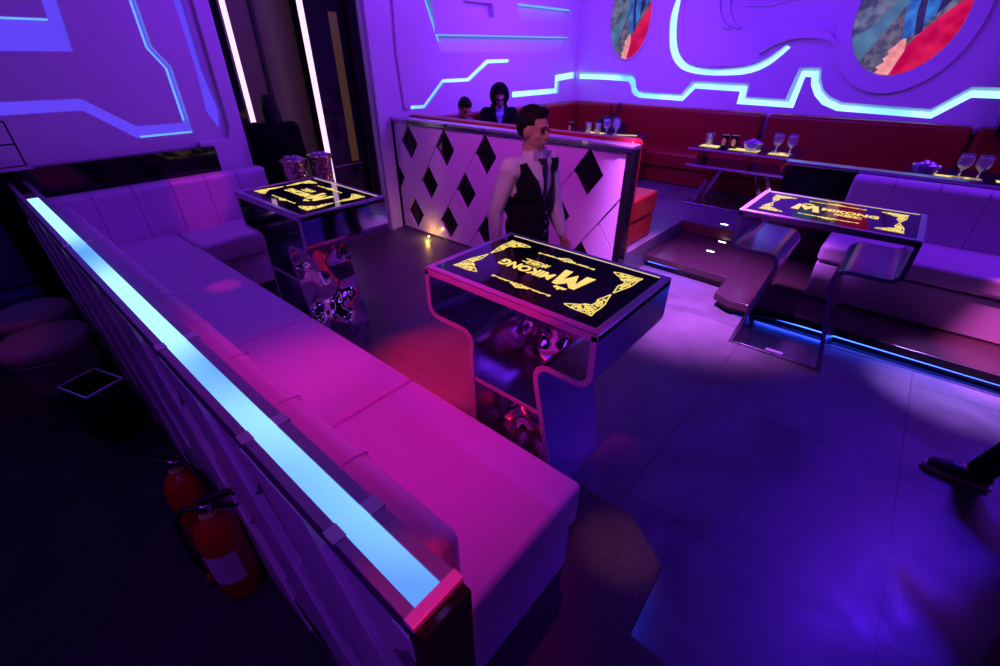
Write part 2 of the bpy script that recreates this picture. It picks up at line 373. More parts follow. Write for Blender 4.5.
wl = MB(); wl.box(-5.6, -5.2, -3.6, 1.99, 0, 3.6)
wl.prism(rect_l, -5.2, XW, 'x', [gl1, gl2, gl3])
wall_left = struct(wl.build('wall_left', M['wall']))
MB().prism(gl1, -5.198, -5.16, 'x').build('cove_light', M['led_violet'], wall_left)
MB().prism(gl2, -5.198, -5.16, 'x').build('cove_light', M['led_violet'], wall_left)
MB().prism(gl3, -5.198, -5.16, 'x').build('cove_light', M['led_violet'], wall_left)
e1 = [(1.505, 1.50), (1.505, 1.905), (1.415, 2.055), (1.415, 2.95), (1.43, 2.95), (1.43, 2.06), (1.522, 1.91), (1.522, 1.50)]
MB().prism(e1, -5.16, -5.115, 'x').build('edge_light', M['led_edge'], wall_left)
e2 = [(-1.9, 2.222), (.858, 2.222), (.86, 2.232), (-1.9, 2.232)]
MB().prism(e2, -5.16, -5.115, 'x').build('edge_light', M['led_edge'], wall_left)
MB().box(-5.16, -5.12, 1.15, 1.55, 1.395, 1.405).build('edge_light', M['led_edge'], wall_left)
MB().prism([(1.56, 0), (1.99, 0), (1.99, 3.6), (1.86, 3.6), (1.86, 1.42), (1.82, 1.32), (1.56, 1.32)], XW, -5.05, 'x').build('wall_moulding', M['wall'], wall_left, bevel=.01)

# --- left wall beyond the doorway
rect_b = [(3.5, 0), (8.0, 0), (8.0, 3.6), (3.5, 3.6)]
z1u = [(4.13, 1.455), (4.36, 1.45), (4.72, 1.735), (5.20, 1.735), (5.60, 1.955), (6.12, 1.96)]
z1l = [(4.13, 1.415), (4.38, 1.41), (4.75, 1.695), (5.24, 1.695), (5.65, 1.91), (6.12, 1.92)]
z2 = [(6.20, 1.52), (7.36, 1.52), (7.36, 1.72), (7.98, 1.76), (7.98, 1.66), (7.49, 1.63), (7.49, 1.44), (6.20, 1.44)]
bd = [(4.66, 2.24), (7.74, 2.28), (7.74, 2.06), (4.72, 2.05), (4.50, 2.58), (4.46, 3.2), (4.58, 3.2), (4.62, 2.58)]
bd2 = [(6.30, 2.66), (7.74, 2.66), (7.80, 2.49), (6.34, 2.46)]
bd3 = [(5.15, 2.62), (5.75, 2.62), (5.78, 2.46), (5.2, 2.44)]
wl2 = MB(); wl2.box(-5.6, -5.2, 3.5, 8.1, 0, 3.6); wl2.prism(rect_b, -5.2, XW, 'x', [band(z1u, z1l), z2, bd, bd2, bd3])
wall_lb = struct(wl2.build('wall_left_back', M['wall']))
MB().prism(band(z1u, z1l), -5.198, -5.13, 'x').build('cove_light', M['led_cyan'], wall_lb)
MB().prism(z2, -5.198, -5.15, 'x').build('cove_light', M['led_cyan'], wall_lb)
for e in ([(4.72, 2.225), (7.7, 2.262), (7.7, 2.275), (4.70, 2.238)], [(6.35, 2.64), (7.7, 2.64), (7.7, 2.655), (6.35, 2.655)],
          [(4.50, 3.1), (4.53, 2.56), (4.70, 2.16), (4.72, 2.17), (4.55, 2.57), (4.52, 3.1)]):
    MB().prism(e, -5.16, -5.12, 'x').build('edge_light', M['led_edge'], wall_lb)
cl = MB(); cl.box(XW, -4.96, 3.5, 3.70, 0, 3.6); cl.box(XW, -5.03, 3.70, 3.86, 0, 3.6)
cl.prism([(3.5, 0), (3.58, 0), (3.58, 3.6), (3.5, 3.6)], -4.96, -4.93, 'x')
cl.build('column', M['wall'], wall_lb, bevel=.008)
MB().prism([(4.02, 1.42), (4.12, 1.42), (4.13, 1.9), (4.16, 2.05), (4.2, 3.2), (4.02, 3.2), (3.98, 2.0)], -5.1, -5.07, 'x').build('wall_moulding', M['wall'], wall_lb, bevel=.008)

# --- dark end of the back wall on the right
MB().box(.62, 1.0, 7.55, 8.0, 1.25, 3.6).build('wall_moulding', M['black_gloss'], wall_back, bevel=.01)

# --- doorway
door = struct(thing('door_1', 'x', 'x')); del door['label']; del door['category']
d = MB(); d.box(-5.6, -5.52, 1.99, 3.5, 0, 3.6); d.build('back_panel', M['black_matte'], door)
M['door'] = mat('grey_brown_door', (.12, .08, .06), .35)
M['amber'] = mat('lit_corridor_beyond', (.05, .03, .01), .25, emit=(.30, .15, .035), es=.14)  # reflection of a lit corridor in the glass, put into the emission
MB().box(-5.52, -5.48, 2.16, 2.52, 0, 3.6).build('door_leaf', M['door'], door, bevel=.004)
MB().box(-5.52, -5.48, 2.56, 2.96, 0, 3.6).build('door_leaf', M['door'], door, bevel=.004)
MB().box(-5.52, -5.46, 2.52, 2.56, 0, 3.6).build('door_gap_strip', M['black_matte'], door)
MB().box(-5.2, -5.08, 1.99, 2.07, 0, 3.6).build('door_frame', M['black_gloss'], door, bevel=.004)
MB().box(-5.2, -5.08, 3.38, 3.5, 0, 3.6).build('door_frame', M['black_gloss'], door, bevel=.004)
MB().box(-5.14, -5.11, 2.11, 2.15, 1.2, 3.6).build('tube_light', M['led_door'], door)
MB().box(-5.14, -5.11, 2.85, 2.90, .3, 3.6).build('tube_light', M['led_door'], door)
MB().box(-5.2, -5.17, 2.90, 3.38, 0, 3.6).build('glass_panel', mat('smoked_glass', (.015, .012, .018), .05), door)
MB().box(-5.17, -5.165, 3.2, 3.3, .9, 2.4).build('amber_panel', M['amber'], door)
MB().box(-5.17, -5.16, 2.95, 3.35, .86, .88).build('door_rail', M['dark_chrome'], door)
MB().box(-5.46, -5.44, 2.3, 2.4, 2.55, 2.68).build('door_sign', M['paper'], door)
MB().box(-5.46, -5.44, 2.6, 2.7, 2.55, 2.68).build('door_sign', M['paper'], door)

# ================================================================ PLATFORMS
near_pl = [(-5.1, .15), (-.75, .15), (-.75, 1.44), (-.41, 1.44), (-.20, 1.30), (-.18, .96), (.62, .94), (.95, 2.0), (4.5, 3.4), (4.5, -3.5), (-.2, -3.5), (-.2, .15)]
# the near platform carries the pale sofa; the part under the camera belongs to it
near_pl = [(-5.1, .19), (-.22, .19), (-.22, -1.6), (1.4, -1.6), (2.2, 1.2), (1.2, 2.3), (.95, 2.08), (.62, .95), (-.18, .96), (-.20, 1.30), (-.41, 1.44), (-.75, 1.44), (-.75, 1.06), (-5.1, 1.06)]
pl = struct(MB().prism(near_pl, .07, .14, 'z').build('platform', M['carpet'], bevel=.006))
def inset(poly, d):
    # shrink an outline by moving every edge inwards
    n = len(poly); area2 = sum(poly[i][0] * poly[(i + 1) % n][1] - poly[(i + 1) % n][0] * poly[i][1] for i in range(n)); sg = 1 if area2 > 0 else -1
    out = []
    for i in range(n):
        p0, p1, p2 = Vector(poly[i - 1]), Vector(poly[i]), Vector(poly[(i + 1) % n])
        d1 = (p1 - p0).normalized(); d2 = (p2 - p1).normalized()
        n1 = Vector((-d1.y, d1.x)) * sg; n2 = Vector((-d2.y, d2.x)) * sg
        k = 1 + n1.dot(n2); out.append(tuple(p1 + (n1 + n2) * d / max(k, .3)))
    return out
MB().prism(inset(near_pl, .05), 0, .07, 'z').build('platform_base', M['black_gloss'], pl)
MB().tube([(-.235, 1.24, .058), (-.215, 1.0, .058)], .008).build('plinth_light', M['led_blue'], pl)

right_pl = [(-5.1, 3.86), (-1.86, 3.86), (-1.84, 4.58), (-.90, 4.52), (-.93, 4.10), (-.78, 4.03), (-.2, 4.08), (4.5, 4.0), (4.5, 8.0), (-5.1, 8.0)]
right_step = [(-1.84, 4.58), (-.95, 4.54), (-.93, 4.12), (-.78, 4.04), (-.2, 4.10), (4.5, 4.06), (4.5, 5.6), (-1.84, 5.6)]
ps = struct(MB().prism(right_step, .07, .14, 'z').build('platform', mat('dark_polished_step', (.035, .018, .022), .16), bevel=.006))
MB().prism(inset(right_step, .05), 0, .07, 'z').build('platform_base', M['black_gloss'], ps)
MB().box(-.72, 4.4, 4.055, 4.06, .0, .012).build('plinth_line', M['led_line'], ps)
MB().box(-.72, 4.4, 4.115, 4.13, .056, .068).build('plinth_light', M['led_blue'], ps)
MB().box(-1.8, -1.0, 4.60, 4.615, .056, .068).build('plinth_light', M['led_blue'], ps)
rear_fl = [(-5.1, 3.80), (-1.86, 3.80), (-1.84, 5.6), (4.5, 5.6), (4.5, 8.0), (-5.1, 8.0)]
M['rear_floor'] = mat('rear_floor_tiles', (.13, .12, .14), .3, noise=(3, (.08, .08, .1)))
rf = struct(MB().prism(rear_fl, 0, .28, 'z').build('rear_floor', M['rear_floor'], bevel=.006))
MB().box(-1.84, -.8, 5.585, 5.598, .15, .27).build('floor_riser', mat('red_brown_riser', (.16, .05, .05), .2), rf)
for i, (x, y, z) in enumerate([(-1.32, 5.45, .14), (-1.28, 5.05, .14), (-1.55, 5.1, .14)]): pass

# ================================================================ LATTICE PANELLING
def clip(poly, x0, x1, z0, z1):
    for ax, v, keep in ((0, x0, 1), (0, x1, -1), (1, z0, 1), (1, z1, -1)):
        out = []
        for i in range(len(poly)):
            a, b = poly[i - 1], poly[i]; ia = (a[ax] - v) * keep >= 0; ib = (b[ax] - v) * keep >= 0
            if ia != ib:
                t = (v - a[ax]) / (b[ax] - a[ax]); out.append((a[0] + (b[0] - a[0]) * t, a[1] + (b[1] - a[1]) * t))
            if ib: out.append(b)
        poly = out
        if not poly: return []
    return poly
def lattice(x0, x1, z0, z1, cx, cz, y_front, y_back, y_front2, flip=1):
    a, b = .155, .212; px, pz = .315, .43; m = MB()
    T = px / a + pz / b                                        # period in the slanted coordinates
    def xz(u, v): return (cx + flip * a * (u + v) / 2, cz + b * (u - v) / 2)
    g = .022
    for i in range(-16, 17):
        # long boards running one way
        v0, v1 = i * T + 1 + g, (i + 1) * T - 1 - g
        p = clip([xz(-80, v0), xz(80, v0), xz(80, v1), xz(-80, v1)], x0, x1, z0, z1)
        if len(p) > 2: m.prism(p, y_front, y_back, 'y')
        for j in range(-16, 17):
            u0, u1 = j * T + 1, (j + 1) * T - 1
            p = clip([xz(u0, i * T - 1), xz(u1, i * T - 1), xz(u1, i * T + 1), xz(u0, i * T + 1)], x0, x1, z0, z1)
            if len(p) > 2: m.prism(p, y_front2, y_back, 'y')
    return m
# far partition with white lattice boards
T1 = thing('booth_partition', 'white diamond lattice partition with chrome rail behind the walking waiter', 'partition', (-3.4, 3.75, 0))
def part(mb, name, m, T, **k): o = mb.build(name, m, T, **k); return sub(o, T.location)
part(MB().box(-5.02, -1.78, 3.74, 3.80, 0, 1.31), 'core_panel', M['black_gloss'], T1)
part(lattice(-4.93, -1.80, .02, 1.31, -4.67, 1.10, 3.71, 3.74, 3.715).prism(clip([(-1.985, .67), (-1.82, .885), (-1.66, .67), (-1.82, .455)], -4.93, -1.80, .02, 1.31), 3.716, 3.74, 'y'), 'lattice_boards', M['board'], T1)
part(MB().box(-5.02, -1.74, 3.69, 3.83, 1.345, 1.37), 'top_rail', M['satin'], T1, bevel=.006)
part(MB().box(-5.02, -1.75, 3.695, 3.82, 1.318, 1.345), 'rail_band', M['dark_chrome'], T1)
part(MB().box(-1.80, -1.73, 3.70, 3.82, 0, 1.345), 'end_post', M['black_gloss'], T1, bevel=.006)
for x in (-3.98, -3.42, -2.2):
    part(MB().box(x - .03, x + .03, 3.688, 3.70, 1.335, 1.365), 'rail_clip', M['chrome'], T1)
# near partition with lit rail
T2 = thing('booth_partition', 'long near partition topped by a glowing cyan light strip beside the pale sofa', 'partition', (-2.7, .245, 0))
part(MB().box(-5.08, -.36, .215, .275, 0, 1.15), 'core_panel', M['black_gloss'], T2)
part(lattice(-5.06, -.36, .02, 1.14, -1.0, .86, .185, .215, .195, -1), 'lattice_boards', M['board'], T2)
part(MB().box(-5.08, -.37, .186, .211, 1.15, 1.20), 'rail_side', M['rail'], T2, bevel=.003)
part(MB().box(-5.08, -.37, .269, .30, 1.15, 1.20), 'rail_side', M['rail'], T2, bevel=.003)
part(MB().box(-4.30, -.372, .212, .268, 1.16, 1.199), 'light_strip', M['led_strip'], T2)
part(MB().box(-5.08, -4.30, .212, .268, 1.16, 1.197), 'unlit_strip', M['black_gloss'], T2)
part(MB().box(-.37, -.325, .186, .30, 0, 1.19), 'end_post', M['black_gloss'], T2, bevel=.004)
part(MB().box(-.372, -.346, .184, .302, 1.19, 1.206), 'post_cap', M['trim'], T2, bevel=.003)
for x in (-3.0, -1.62, -1.0, -.6):
    part(MB().box(x - .02, x + .02, .182, .2115, 1.19, 1.2025), 'rail_clip', M['satin'], T2)
    part(MB().box(x - .02, x + .02, .2685, .304, 1.19, 1.2025), 'rail_clip', M['satin'], T2)

# ================================================================ SOFAS
def soft(mb, name, m, T, bev): return part(mb, name, m, T, bevel=bev, seg=4)
# pale L-shaped sofa
P = thing('corner_sofa', 'pale leather L-shaped sofa along the glowing partition, lit magenta', 'sofa', (-2.8, .7, .14))
soft(MB().box(-4.22, -.52, .32, 1.03, .14, .43), 'base', M['leather'], P, .012)
soft(MB().box(-4.95, -4.28, .32, 1.98, .14, .43), 'base', M['leather'], P, .012)
xs = [-.50, -1.48, -2.44, -3.32, -4.25]
for a, b in zip(xs[1:], xs): soft(MB().box(a + .002, b - .002, .42, 1.055, .437, .648), 'seat_cushion', M['leather'], P, .026)
soft(MB().box(-4.80, -4.25, .34, 1.05, .437, .64), 'seat_cushion', M['leather'], P, .035)
soft(MB().box(-4.80, -4.25, 1.054, 1.99, .437, .64), 'seat_cushion', M['leather'], P, .035)
def backrest(T, m, axis, a0, a1, d0, d1, z0, z1, step, lean=0, name='backrest', bev=.035):
    n = max(1, round((a1 - a0) / step)); s = (a1 - a0) / n; mb = MB()
    for i in range(n):
        p0, p1 = a0 + i * s + .0008, a0 + (i + 1) * s - .0008
        if axis == 'x': mb.box(p0, p1, d0, d1, z0, z1)
        else: mb.box(d0, d1, p0, p1, z0, z1)
    # the seams are soft: bevel only the long top edges a lot, the joints a little
    o = mb.build(name, m, T)
    bm = bmesh.new(); bm.from_mesh(o.data)
    bw = bm.edges.layers.float.new('bevel_weight_edge')
    for e in bm.edges:
        v = e.verts[1].co - e.verts[0].co; k = 0 if axis == 'x' else 1
        top = all(abs(q.co.z - z1) < 1e-4 for q in e.verts)
        e[bw] = 1.0 if (abs(v[k]) > .01 and top) else .12
    ends = [a0 + .0008, a1 - .0008]
    for e in bm.edges:
        if all(min(abs(q.co[k] - t) for t in ends) < 1e-3 for q in e.verts for k in [0 if axis == 'x' else 1]): e[bw] = .6
    bm.to_mesh(o.data); bm.free()
    md = o.modifiers.new('bevel', 'BEVEL'); md.limit_method = 'WEIGHT'; md.width = bev; md.segments = 4; md.harden_normals = True
    for p in o.data.polygons: p.use_smooth = True
    return sub(o, T.location)
backrest(P, M['leather'], 'x', -4.79, -.51, .31, .455, .45, 1.03, .40, bev=.06)
backrest(P, M['leather'], 'y', .32, 1.99, -4.97, -4.80, .45, 1.07, .27, bev=.05)
# black glossy ledge behind it
lg = MB().box(XW + .001, -4.985, -.9, 1.66, 0, 1.28).build('low_wall_ledge', M['black_gloss'], bevel=.006)
tag(lg, 'black glossy ledge against the purple wall behind the pale sofa', 'ledge')
# dark blue sofa on the far left
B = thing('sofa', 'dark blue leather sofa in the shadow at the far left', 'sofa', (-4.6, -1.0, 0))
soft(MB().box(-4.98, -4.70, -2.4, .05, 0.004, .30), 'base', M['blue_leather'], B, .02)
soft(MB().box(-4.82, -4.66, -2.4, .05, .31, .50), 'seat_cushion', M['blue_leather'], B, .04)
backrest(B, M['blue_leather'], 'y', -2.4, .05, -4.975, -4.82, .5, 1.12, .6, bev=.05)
# pale sofa on the right
Rr = thing('sofa', 'pale leather sofa on the right platform, lit violet', 'sofa', (1.3, 5.0, .14))
soft(MB().box(-.30, 3.0, 4.60, 5.40, .145, .46), 'base', M['leather'], Rr, .012)
soft(MB().box(-.31, 1.85, 4.58, 5.25, .475, .63), 'seat_cushion', M['leather'], Rr, .04)
soft(MB().box(1.855, 3.0, 4.58, 5.25, .475, .63), 'seat_cushion', M['leather'], Rr, .04)
backrest(Rr, M['leather'], 'x', -.31, 3.0, 5.20, 5.40, .60, 1.09, .30, bev=.05)
# black partition behind the right sofa
T3 = thing('booth_partition', 'low black glossy partition behind the right pale sofa', 'partition', (1.3, 5.5, .14))
part(MB().box(-.90, 3.1, 5.45, 5.55, .14, 1.08), 'panel', M['black_gloss'], T3, bevel=.004)
part(MB().box(-.92, 3.1, 5.43, 5.57, 1.08, 1.11), 'top_rail', M['dark_chrome'], T3, bevel=.005)
# red sofas at the rear
Q = thing('corner_sofa', 'dark red leather sofa running round the rear booth walls', 'sofa', (-2.5, 7.6, .28))
for a, b in ((-4.855, -4.19), (-4.17, -1.76), (-1.70, .45), (.49, 2.8)):
    o = soft(MB().box(a, b, 7.74, 7.98, .55, 1.31), 'backrest', M['red_leather'], Q, .05)
for a, b in ((-4.3, -1.76), (-1.74, .45), (.47, 2.8)):
    soft(MB().box(a, b, 7.2, 7.78, .52, .74), 'seat_cushion', M['red_leather'], Q, .04)
soft(MB().box(-4.3, 2.8, 7.24, 7.95, .285, .52), 'base', M['red_leather'], Q, .02)
for a, b in ((3.95, 5.55), (5.57, 7.97)):
    soft(MB().box(-5.08, -4.86, a, b, .55, 1.31), 'backrest', M['red_leather'], Q, .05)
soft(MB().box(-4.88, -4.3, 4.85, 7.72, .52, .74), 'seat_cushion', M['red_leather'], Q, .04)
soft(MB().box(-5.05, -4.34, 4.86, 7.9, .285, .52), 'base', M['red_leather'], Q, .02)
Q2 = thing('sofa', 'bright red leather sofa backing onto the white lattice partition', 'sofa', (-3.3, 4.3, .28))
soft(MB().box(-4.84, -1.93, 4.05, 4.83, .285, .52), 'base', M['red_leather'], Q2, .02)
soft(MB().box(-3.3, -1.92, 4.05, 4.85, .53, .77), 'seat_cushion', M['red_leather'], Q2, .035)
soft(MB().box(-4.84, -3.31, 4.05, 4.85, .53, .77), 'seat_cushion', M['red_leather'], Q2, .035)
soft(MB().box(-4.84, -1.80, 3.845, 4.04, .30, 1.39), 'backrest', M['red_leather'], Q2, .05)

# ================================================================ DRINKS TABLES
def spiral(cx, cy, r, a0, turns, sgn=1, n=22, k=.12):
    return [(cx + r * (1 - (1 - k) * i / n) * math.cos(a0 + sgn * turns * 2 * PI * i / n), cy + r * (1 - (1 - k) * i / n) * math.sin(a0 + sgn * turns * 2 * PI * i / n)) for i in range(n + 1)]
def cluster(mb, fx, fy, ox, oy, w=.0065):
    # scrollwork filling a corner: leaves run along both sides of the corner
    def q(pts): return [(ox + fx * x, oy + fy * y) for x, y in pts]
    L = [spiral(.030, .030, .024, 0, 1.4), spiral(.028, .070, .018, 1, 1.3, -1), spiral(.070, .028, .020, 2, 1.3), spiral(.062, .062, .016, 0, 1.2),
         spiral(.105, .022, .015, 1, 1.2), spiral(.020, .108, .015, 2, 1.2, -1), spiral(.045, .05, .012, 0, 1.2), spiral(.085, .045, .010, 0, 1.2, -1), spiral(.040, .135, .012, 0, 1.2),
         spiral(.03, .165, .010, 0, 1.1), [(.0, .0), (.03, .006), (.07, .004), (.11, .006), (.150, .018)], [(.0, .0), (.006, .04), (.004, .09), (.008, .13), (.022, .18), (.035, .235)],
         [(.150, .018), (.12, .04), (.09, .058), (.075, .08), (.05, .085)], [(.05, .085), (.045, .12), (.055, .15), (.045, .19), (.035, .235)],
         [(.01, .01), (.04, .04), (.08, .08)], [(.012, .05), (.05, .02), (.10, .035)], [(.02, .09), (.04, .10), (.03, .14)], [(.015, .12), (.035, .155)]]
    for l in L: mb.ribbon(q(l), w, 0, .0012)
def bar_ornament(mb, cy, s):
    mb.ribbon([(-.17, cy), (-.11, cy + .003), (-.05, cy)], .005, 0, .0012); mb.ribbon([(.17, cy), (.11, cy + .003), (.05, cy)], .005, 0, .0012)
    for x in (-.17, .17): mb.ribbon(spiral(x, cy, .010, 0, 1.1), .006, 0, .0012)
    for x in (-.12, .12, -.09, .09): mb.ribbon([(x - .02, cy), (x, cy + .008 * s), (x + .02, cy)], .007, 0, .0012)
    for x, r in ((0, .020), (-.028, .014), (.028, .014), (-.048, .009), (.048, .009)): mb.ribbon(spiral(x, cy + .006 * s, r, 1, 1.4), .0065, 0, .0012)
    mb.ribbon([(-.03, cy + .02 * s), (0, cy + .034 * s), (.03, cy + .02 * s)], .006, 0, .0012)
def logo_m(mb):
    # slanted heavy M with a small three-leaf crown
    mb.prism([(-.247, -.087), (-.225, .081), (-.195, .081), (-.160, .040), (-.130, .083), (-.098, .083), (-.066, -.091), (-.110, -.092), (-.122, .015), (-.157, -.071), (-.200, .030), (-.197, -.085)], 0, .0012, 'z')
    for dx, h in ((-.185, .024), (-.163, .038), (-.141, .024)):
        mb.prism([(dx - .012, .096), (dx + .009, .096), (dx + .014, .096 + h * .6), (dx + .003, .096 + h), (dx - .009, .096 + h * .5)], 0, .0012, 'z')
def club_table(name, label, cx, y0, cz_rz, prof_r, prof_l, wavy, shelf, group, mirror=False, edge='trim'):
    """local frame: x right, y from the near side (0) to the far side, z up; built with world-aligned axes"""
    T = thing(name, label, 'table', (cx, y0, 0), 0, group)
    D, DB = .71, .465                                    # top depth, base depth
    hw = .52
    t = .028
    # outer profile, going from the left foot round the tray to the right foot
    def outline(side, prof, off):
        return [(side * (x - off), z) for x, z in prof]
    out = outline(-1, prof_l, 0) + list(reversed(outline(1, prof_r, 0)))
    # frame band = sheet metal ribbon following that profile
    def sheet(pts, ya, yb, th, mb):
        P2 = [Vector(p) for p in pts]; n = len(P2); A = []; Bq = []
        for i, p in enumerate(P2):
            d1 = (p - P2[i - 1]).normalized() if i else None; d2 = (P2[i + 1] - p).normalized() if i < n - 1 else None
            if d1 is None: d1 = d2
            if d2 is None: d2 = d1
            n1 = Vector((-d1.y, d1.x)); n2 = Vector((-d2.y, d2.x)); k = 1 + n1.dot(n2)
            A.append(p); Bq.append(p + (n1 + n2) * th / max(k, .4))
        loop = A + list(reversed(Bq)); N = len(loop)
        vs = [(p.x, y, p.y) for y in (ya, yb) for p in loop]; fs = []
        for i in range(n - 1):
            a, b, c, dd = i, i + 1, N - 2 - i, N - 1 - i
            fs += [(a, b, c, dd), (a + N, dd + N, c + N, b + N), (a, a + N, b + N, b), (dd, c, c + N, dd + N)]
        fs += [(0, N - 1, 2 * N - 1, N), (n - 1, 2 * n - 1 - n + N, n + N, n)] if False else [(0, N - 1, 2 * N - 1, N), (n - 1, n - 1 + N, n + N, n)]
        mb.add(vs, fs)
    # split each side in tray (full depth) and leg (base depth)
    for side, prof in ((-1, prof_l), (1, prof_r)):
        k = max(i for i, p in enumerate(prof) if p[1] < .70) + 1
        leg = [(side * x, z) for x, z in prof[:k + 1]]; tray = [(side * x, z) for x, z in prof[k:]] + [(side * hw, 1.045)]
        th = t if side > 0 else -t
        th = t * (1 if side > 0 else -1)
        mb = MB(); sheet(leg, 0, DB, th, mb); lp = mb.build('leg_panel', M['wavy'] if (mirror and side > 0) else M['dark_chrome'], T)
        mb = MB(); sheet(leg, -.006, 0, th, mb); mb.build('leg_edge', M[edge], lp)
        mb = MB(); sheet(tray, 0, D, th, mb); tp_ = mb.build('tray_side', M['side'] if mirror else M['dark_chrome'], T)
        mb = MB(); sheet(tray, -.006, 0, th, mb); mb.build('tray_edge', M[edge], tp_)
    # top: thick glass box, border, glowing print
    tf = MB().box(-hw, hw, 0, D, 1.018, 1.050).build('top_frame', M['dark_chrome'], T, bevel=.005)
    MB().box(-hw + .002, hw - .002, -.006, 0, 1.020, 1.049).build('front_edge', M[edge], tf)
    bd = MB(); bw = .035
    bd.prism([(-hw, 0), (hw, 0), (hw, D), (-hw, D)], 1.050, 1.060, 'z', [[(-hw + bw, bw), (hw - bw, bw), (hw - bw, D - bw), (-hw + bw, D - bw)]])
    bd.build('top_border', M['edge'], T, bevel=.003, seg=2)
    gl = MB().box(-hw + bw, hw - bw, bw, D - bw, 1.050, 1.0585).build('table_top', M['tint'], T)
    xf = Matrix.Translation((0, D / 2, 1.059)) @ Matrix.Rotation(cz_rz, 4, 'Z')
    pm = MB()
    for fx in (1, -1):
        for fy in (1, -1):
            pm = MB(); cluster(pm, fx, fy, -fx * .418, -fy * .245); pm.build('corner_scroll', M['gold'], gl, xf=xf)
    for cy_, s_ in ((.205, 1), (-.190, -1)):
        pm = MB(); bar_ornament(pm, cy_, s_); pm.build('side_scroll', M['gold'], gl, xf=xf)
    pm = MB(); logo_m(pm); pm.build('logo', M['gold'], gl, xf=xf)
    tx = textmesh('lettering', 'MIKONG', .098, M['gold'], gl, (0, 0, 0), .0006, 0, .86, .0042); tx.data.transform(xf @ Matrix.Translation((.100, .030, .0006)))
    tx = textmesh('small_lettering', '\u7c73\u7a7a\u6c47', .052, M['gold'], gl, (0, 0, 0), .0006, 0, 1.05, .0016); tx.data.transform(xf @ Matrix.Translation((.10, -.062, .0006)))
    tx = textmesh('tiny_lettering', 'M I K O N G   C L U B'.replace('   C L U B', ''), .016, M['gold'], gl, (0, 0, 0), .0006); tx.data.transform(xf @ Matrix.Translation((.10, -.026, .0006)))
    MB().box(-hw + .06, hw - bw - .01, D - bw - .008, D - bw - .002, 1.0585, 1.0605).build('edge_line', M['cream'], gl)
    # tray floors between the side curves and the waist
    li = min(x for x, z in prof_l if z > .6); ri = min(x for x, z in prof_r if z > .6)
    if shelf:
        sf = MB().box(-li + .0, ri + .03, .01, DB, .475, .495).build('shelf', M['dark_chrome'], T, bevel=.003)
        MB().box(-li + .0, ri + .03, .0, .01, .475, .495).build('shelf_edge', M['trim'], sf)
    if wavy:
        fx0, fx1 = -prof_l[0][0], prof_r[0][0]
        wp = MB(); nu, nv = 40, 60; vs = []; fs = []
        for j in range(nv + 1):
            t = j / nv; z = .02 + .68 * t; xa = fx0 + .02 + (-li + .01 - fx0 - .02) * t; xb = fx1 - .02 + (ri - .01 - fx1 + .02) * t
            for i in range(nu + 1):
                x = xa + (xb - xa) * i / nu
                y = DB - .215 + .19 * t + .018 * math.sin(22 * x + 9 * z + 1.3 * math.sin(17 * z)) + .014 * math.sin(31 * z - 14 * x + 1.5 * math.sin(19 * x)) + .004 * math.sin(47 * x + 33 * z)
                vs.append((x, y, z))
        n1 = len(vs); vs += [(x, y + .012, z) for x, y, z in vs]
        for j in range(nv):
            for i in range(nu):
                q = j * (nu + 1) + i; fs.append((q, q + 1, q + nu + 2, q + nu + 1)); fs.append((q + n1, q + nu + 1 + n1, q + nu + 2 + n1, q + 1 + n1))
        wp.add(vs, fs); wp.build('back_panel', M['side2'], T, smooth=True)
        MB().box(-li, ri, DB - .04, DB - .01, .69, .72).build('waist_bar', M['dark_chrome'], T)
    a = MB().box(-prof_l[0][0] + .01, prof_r[0][0] - .01, .0, DB, .0, .022).build('base_plate', M['dark_chrome'], T, bevel=.004)
    MB().box(-.06, .06, .03, .07, .0215, .024).build('base_badge', M['edge'], a)
    return T
def arc(cx, cz, r, a0, a1, n=5): return [(cx + r * math.cos(math.radians(a0 + (a1 - a0) * i / n)), cz + r * math.sin(math.radians(a0 + (a1 - a0) * i / n))) for i in range(n + 1)]
def profile(foot, waist):
    return [(foot, 0.0), (waist + .012, .66)] + arc(waist + .06, .71, .055, 180 + 5, 90, 4)[0:] + [(.44, .765)] + arc(.44, .845, .08, -90, 0, 5)
pL = profile(.20, .20); pR = profile(.385, .235); pS = profile(.33, .185)
G = 'gold lettered club tables'
club_table('club_table', 'mirrored club table with MIKONG lettering, nearest, in front of the waiter', -1.21, 1.40, PI, pR, pL, True, True, G)
club_table('club_table', 'mirrored club table with gold lettering in the sofa corner by the doorway', -3.55, 1.40, PI, pR, pL, True, True, G, True)
club_table('club_table', 'mirrored club table with MIKONG lettering before the right pale sofa', -.28, 3.58, 0, pS, pS, False, False, G, False, 'dark_chrome')  # darker edge steel here stands in for a front lit from behind

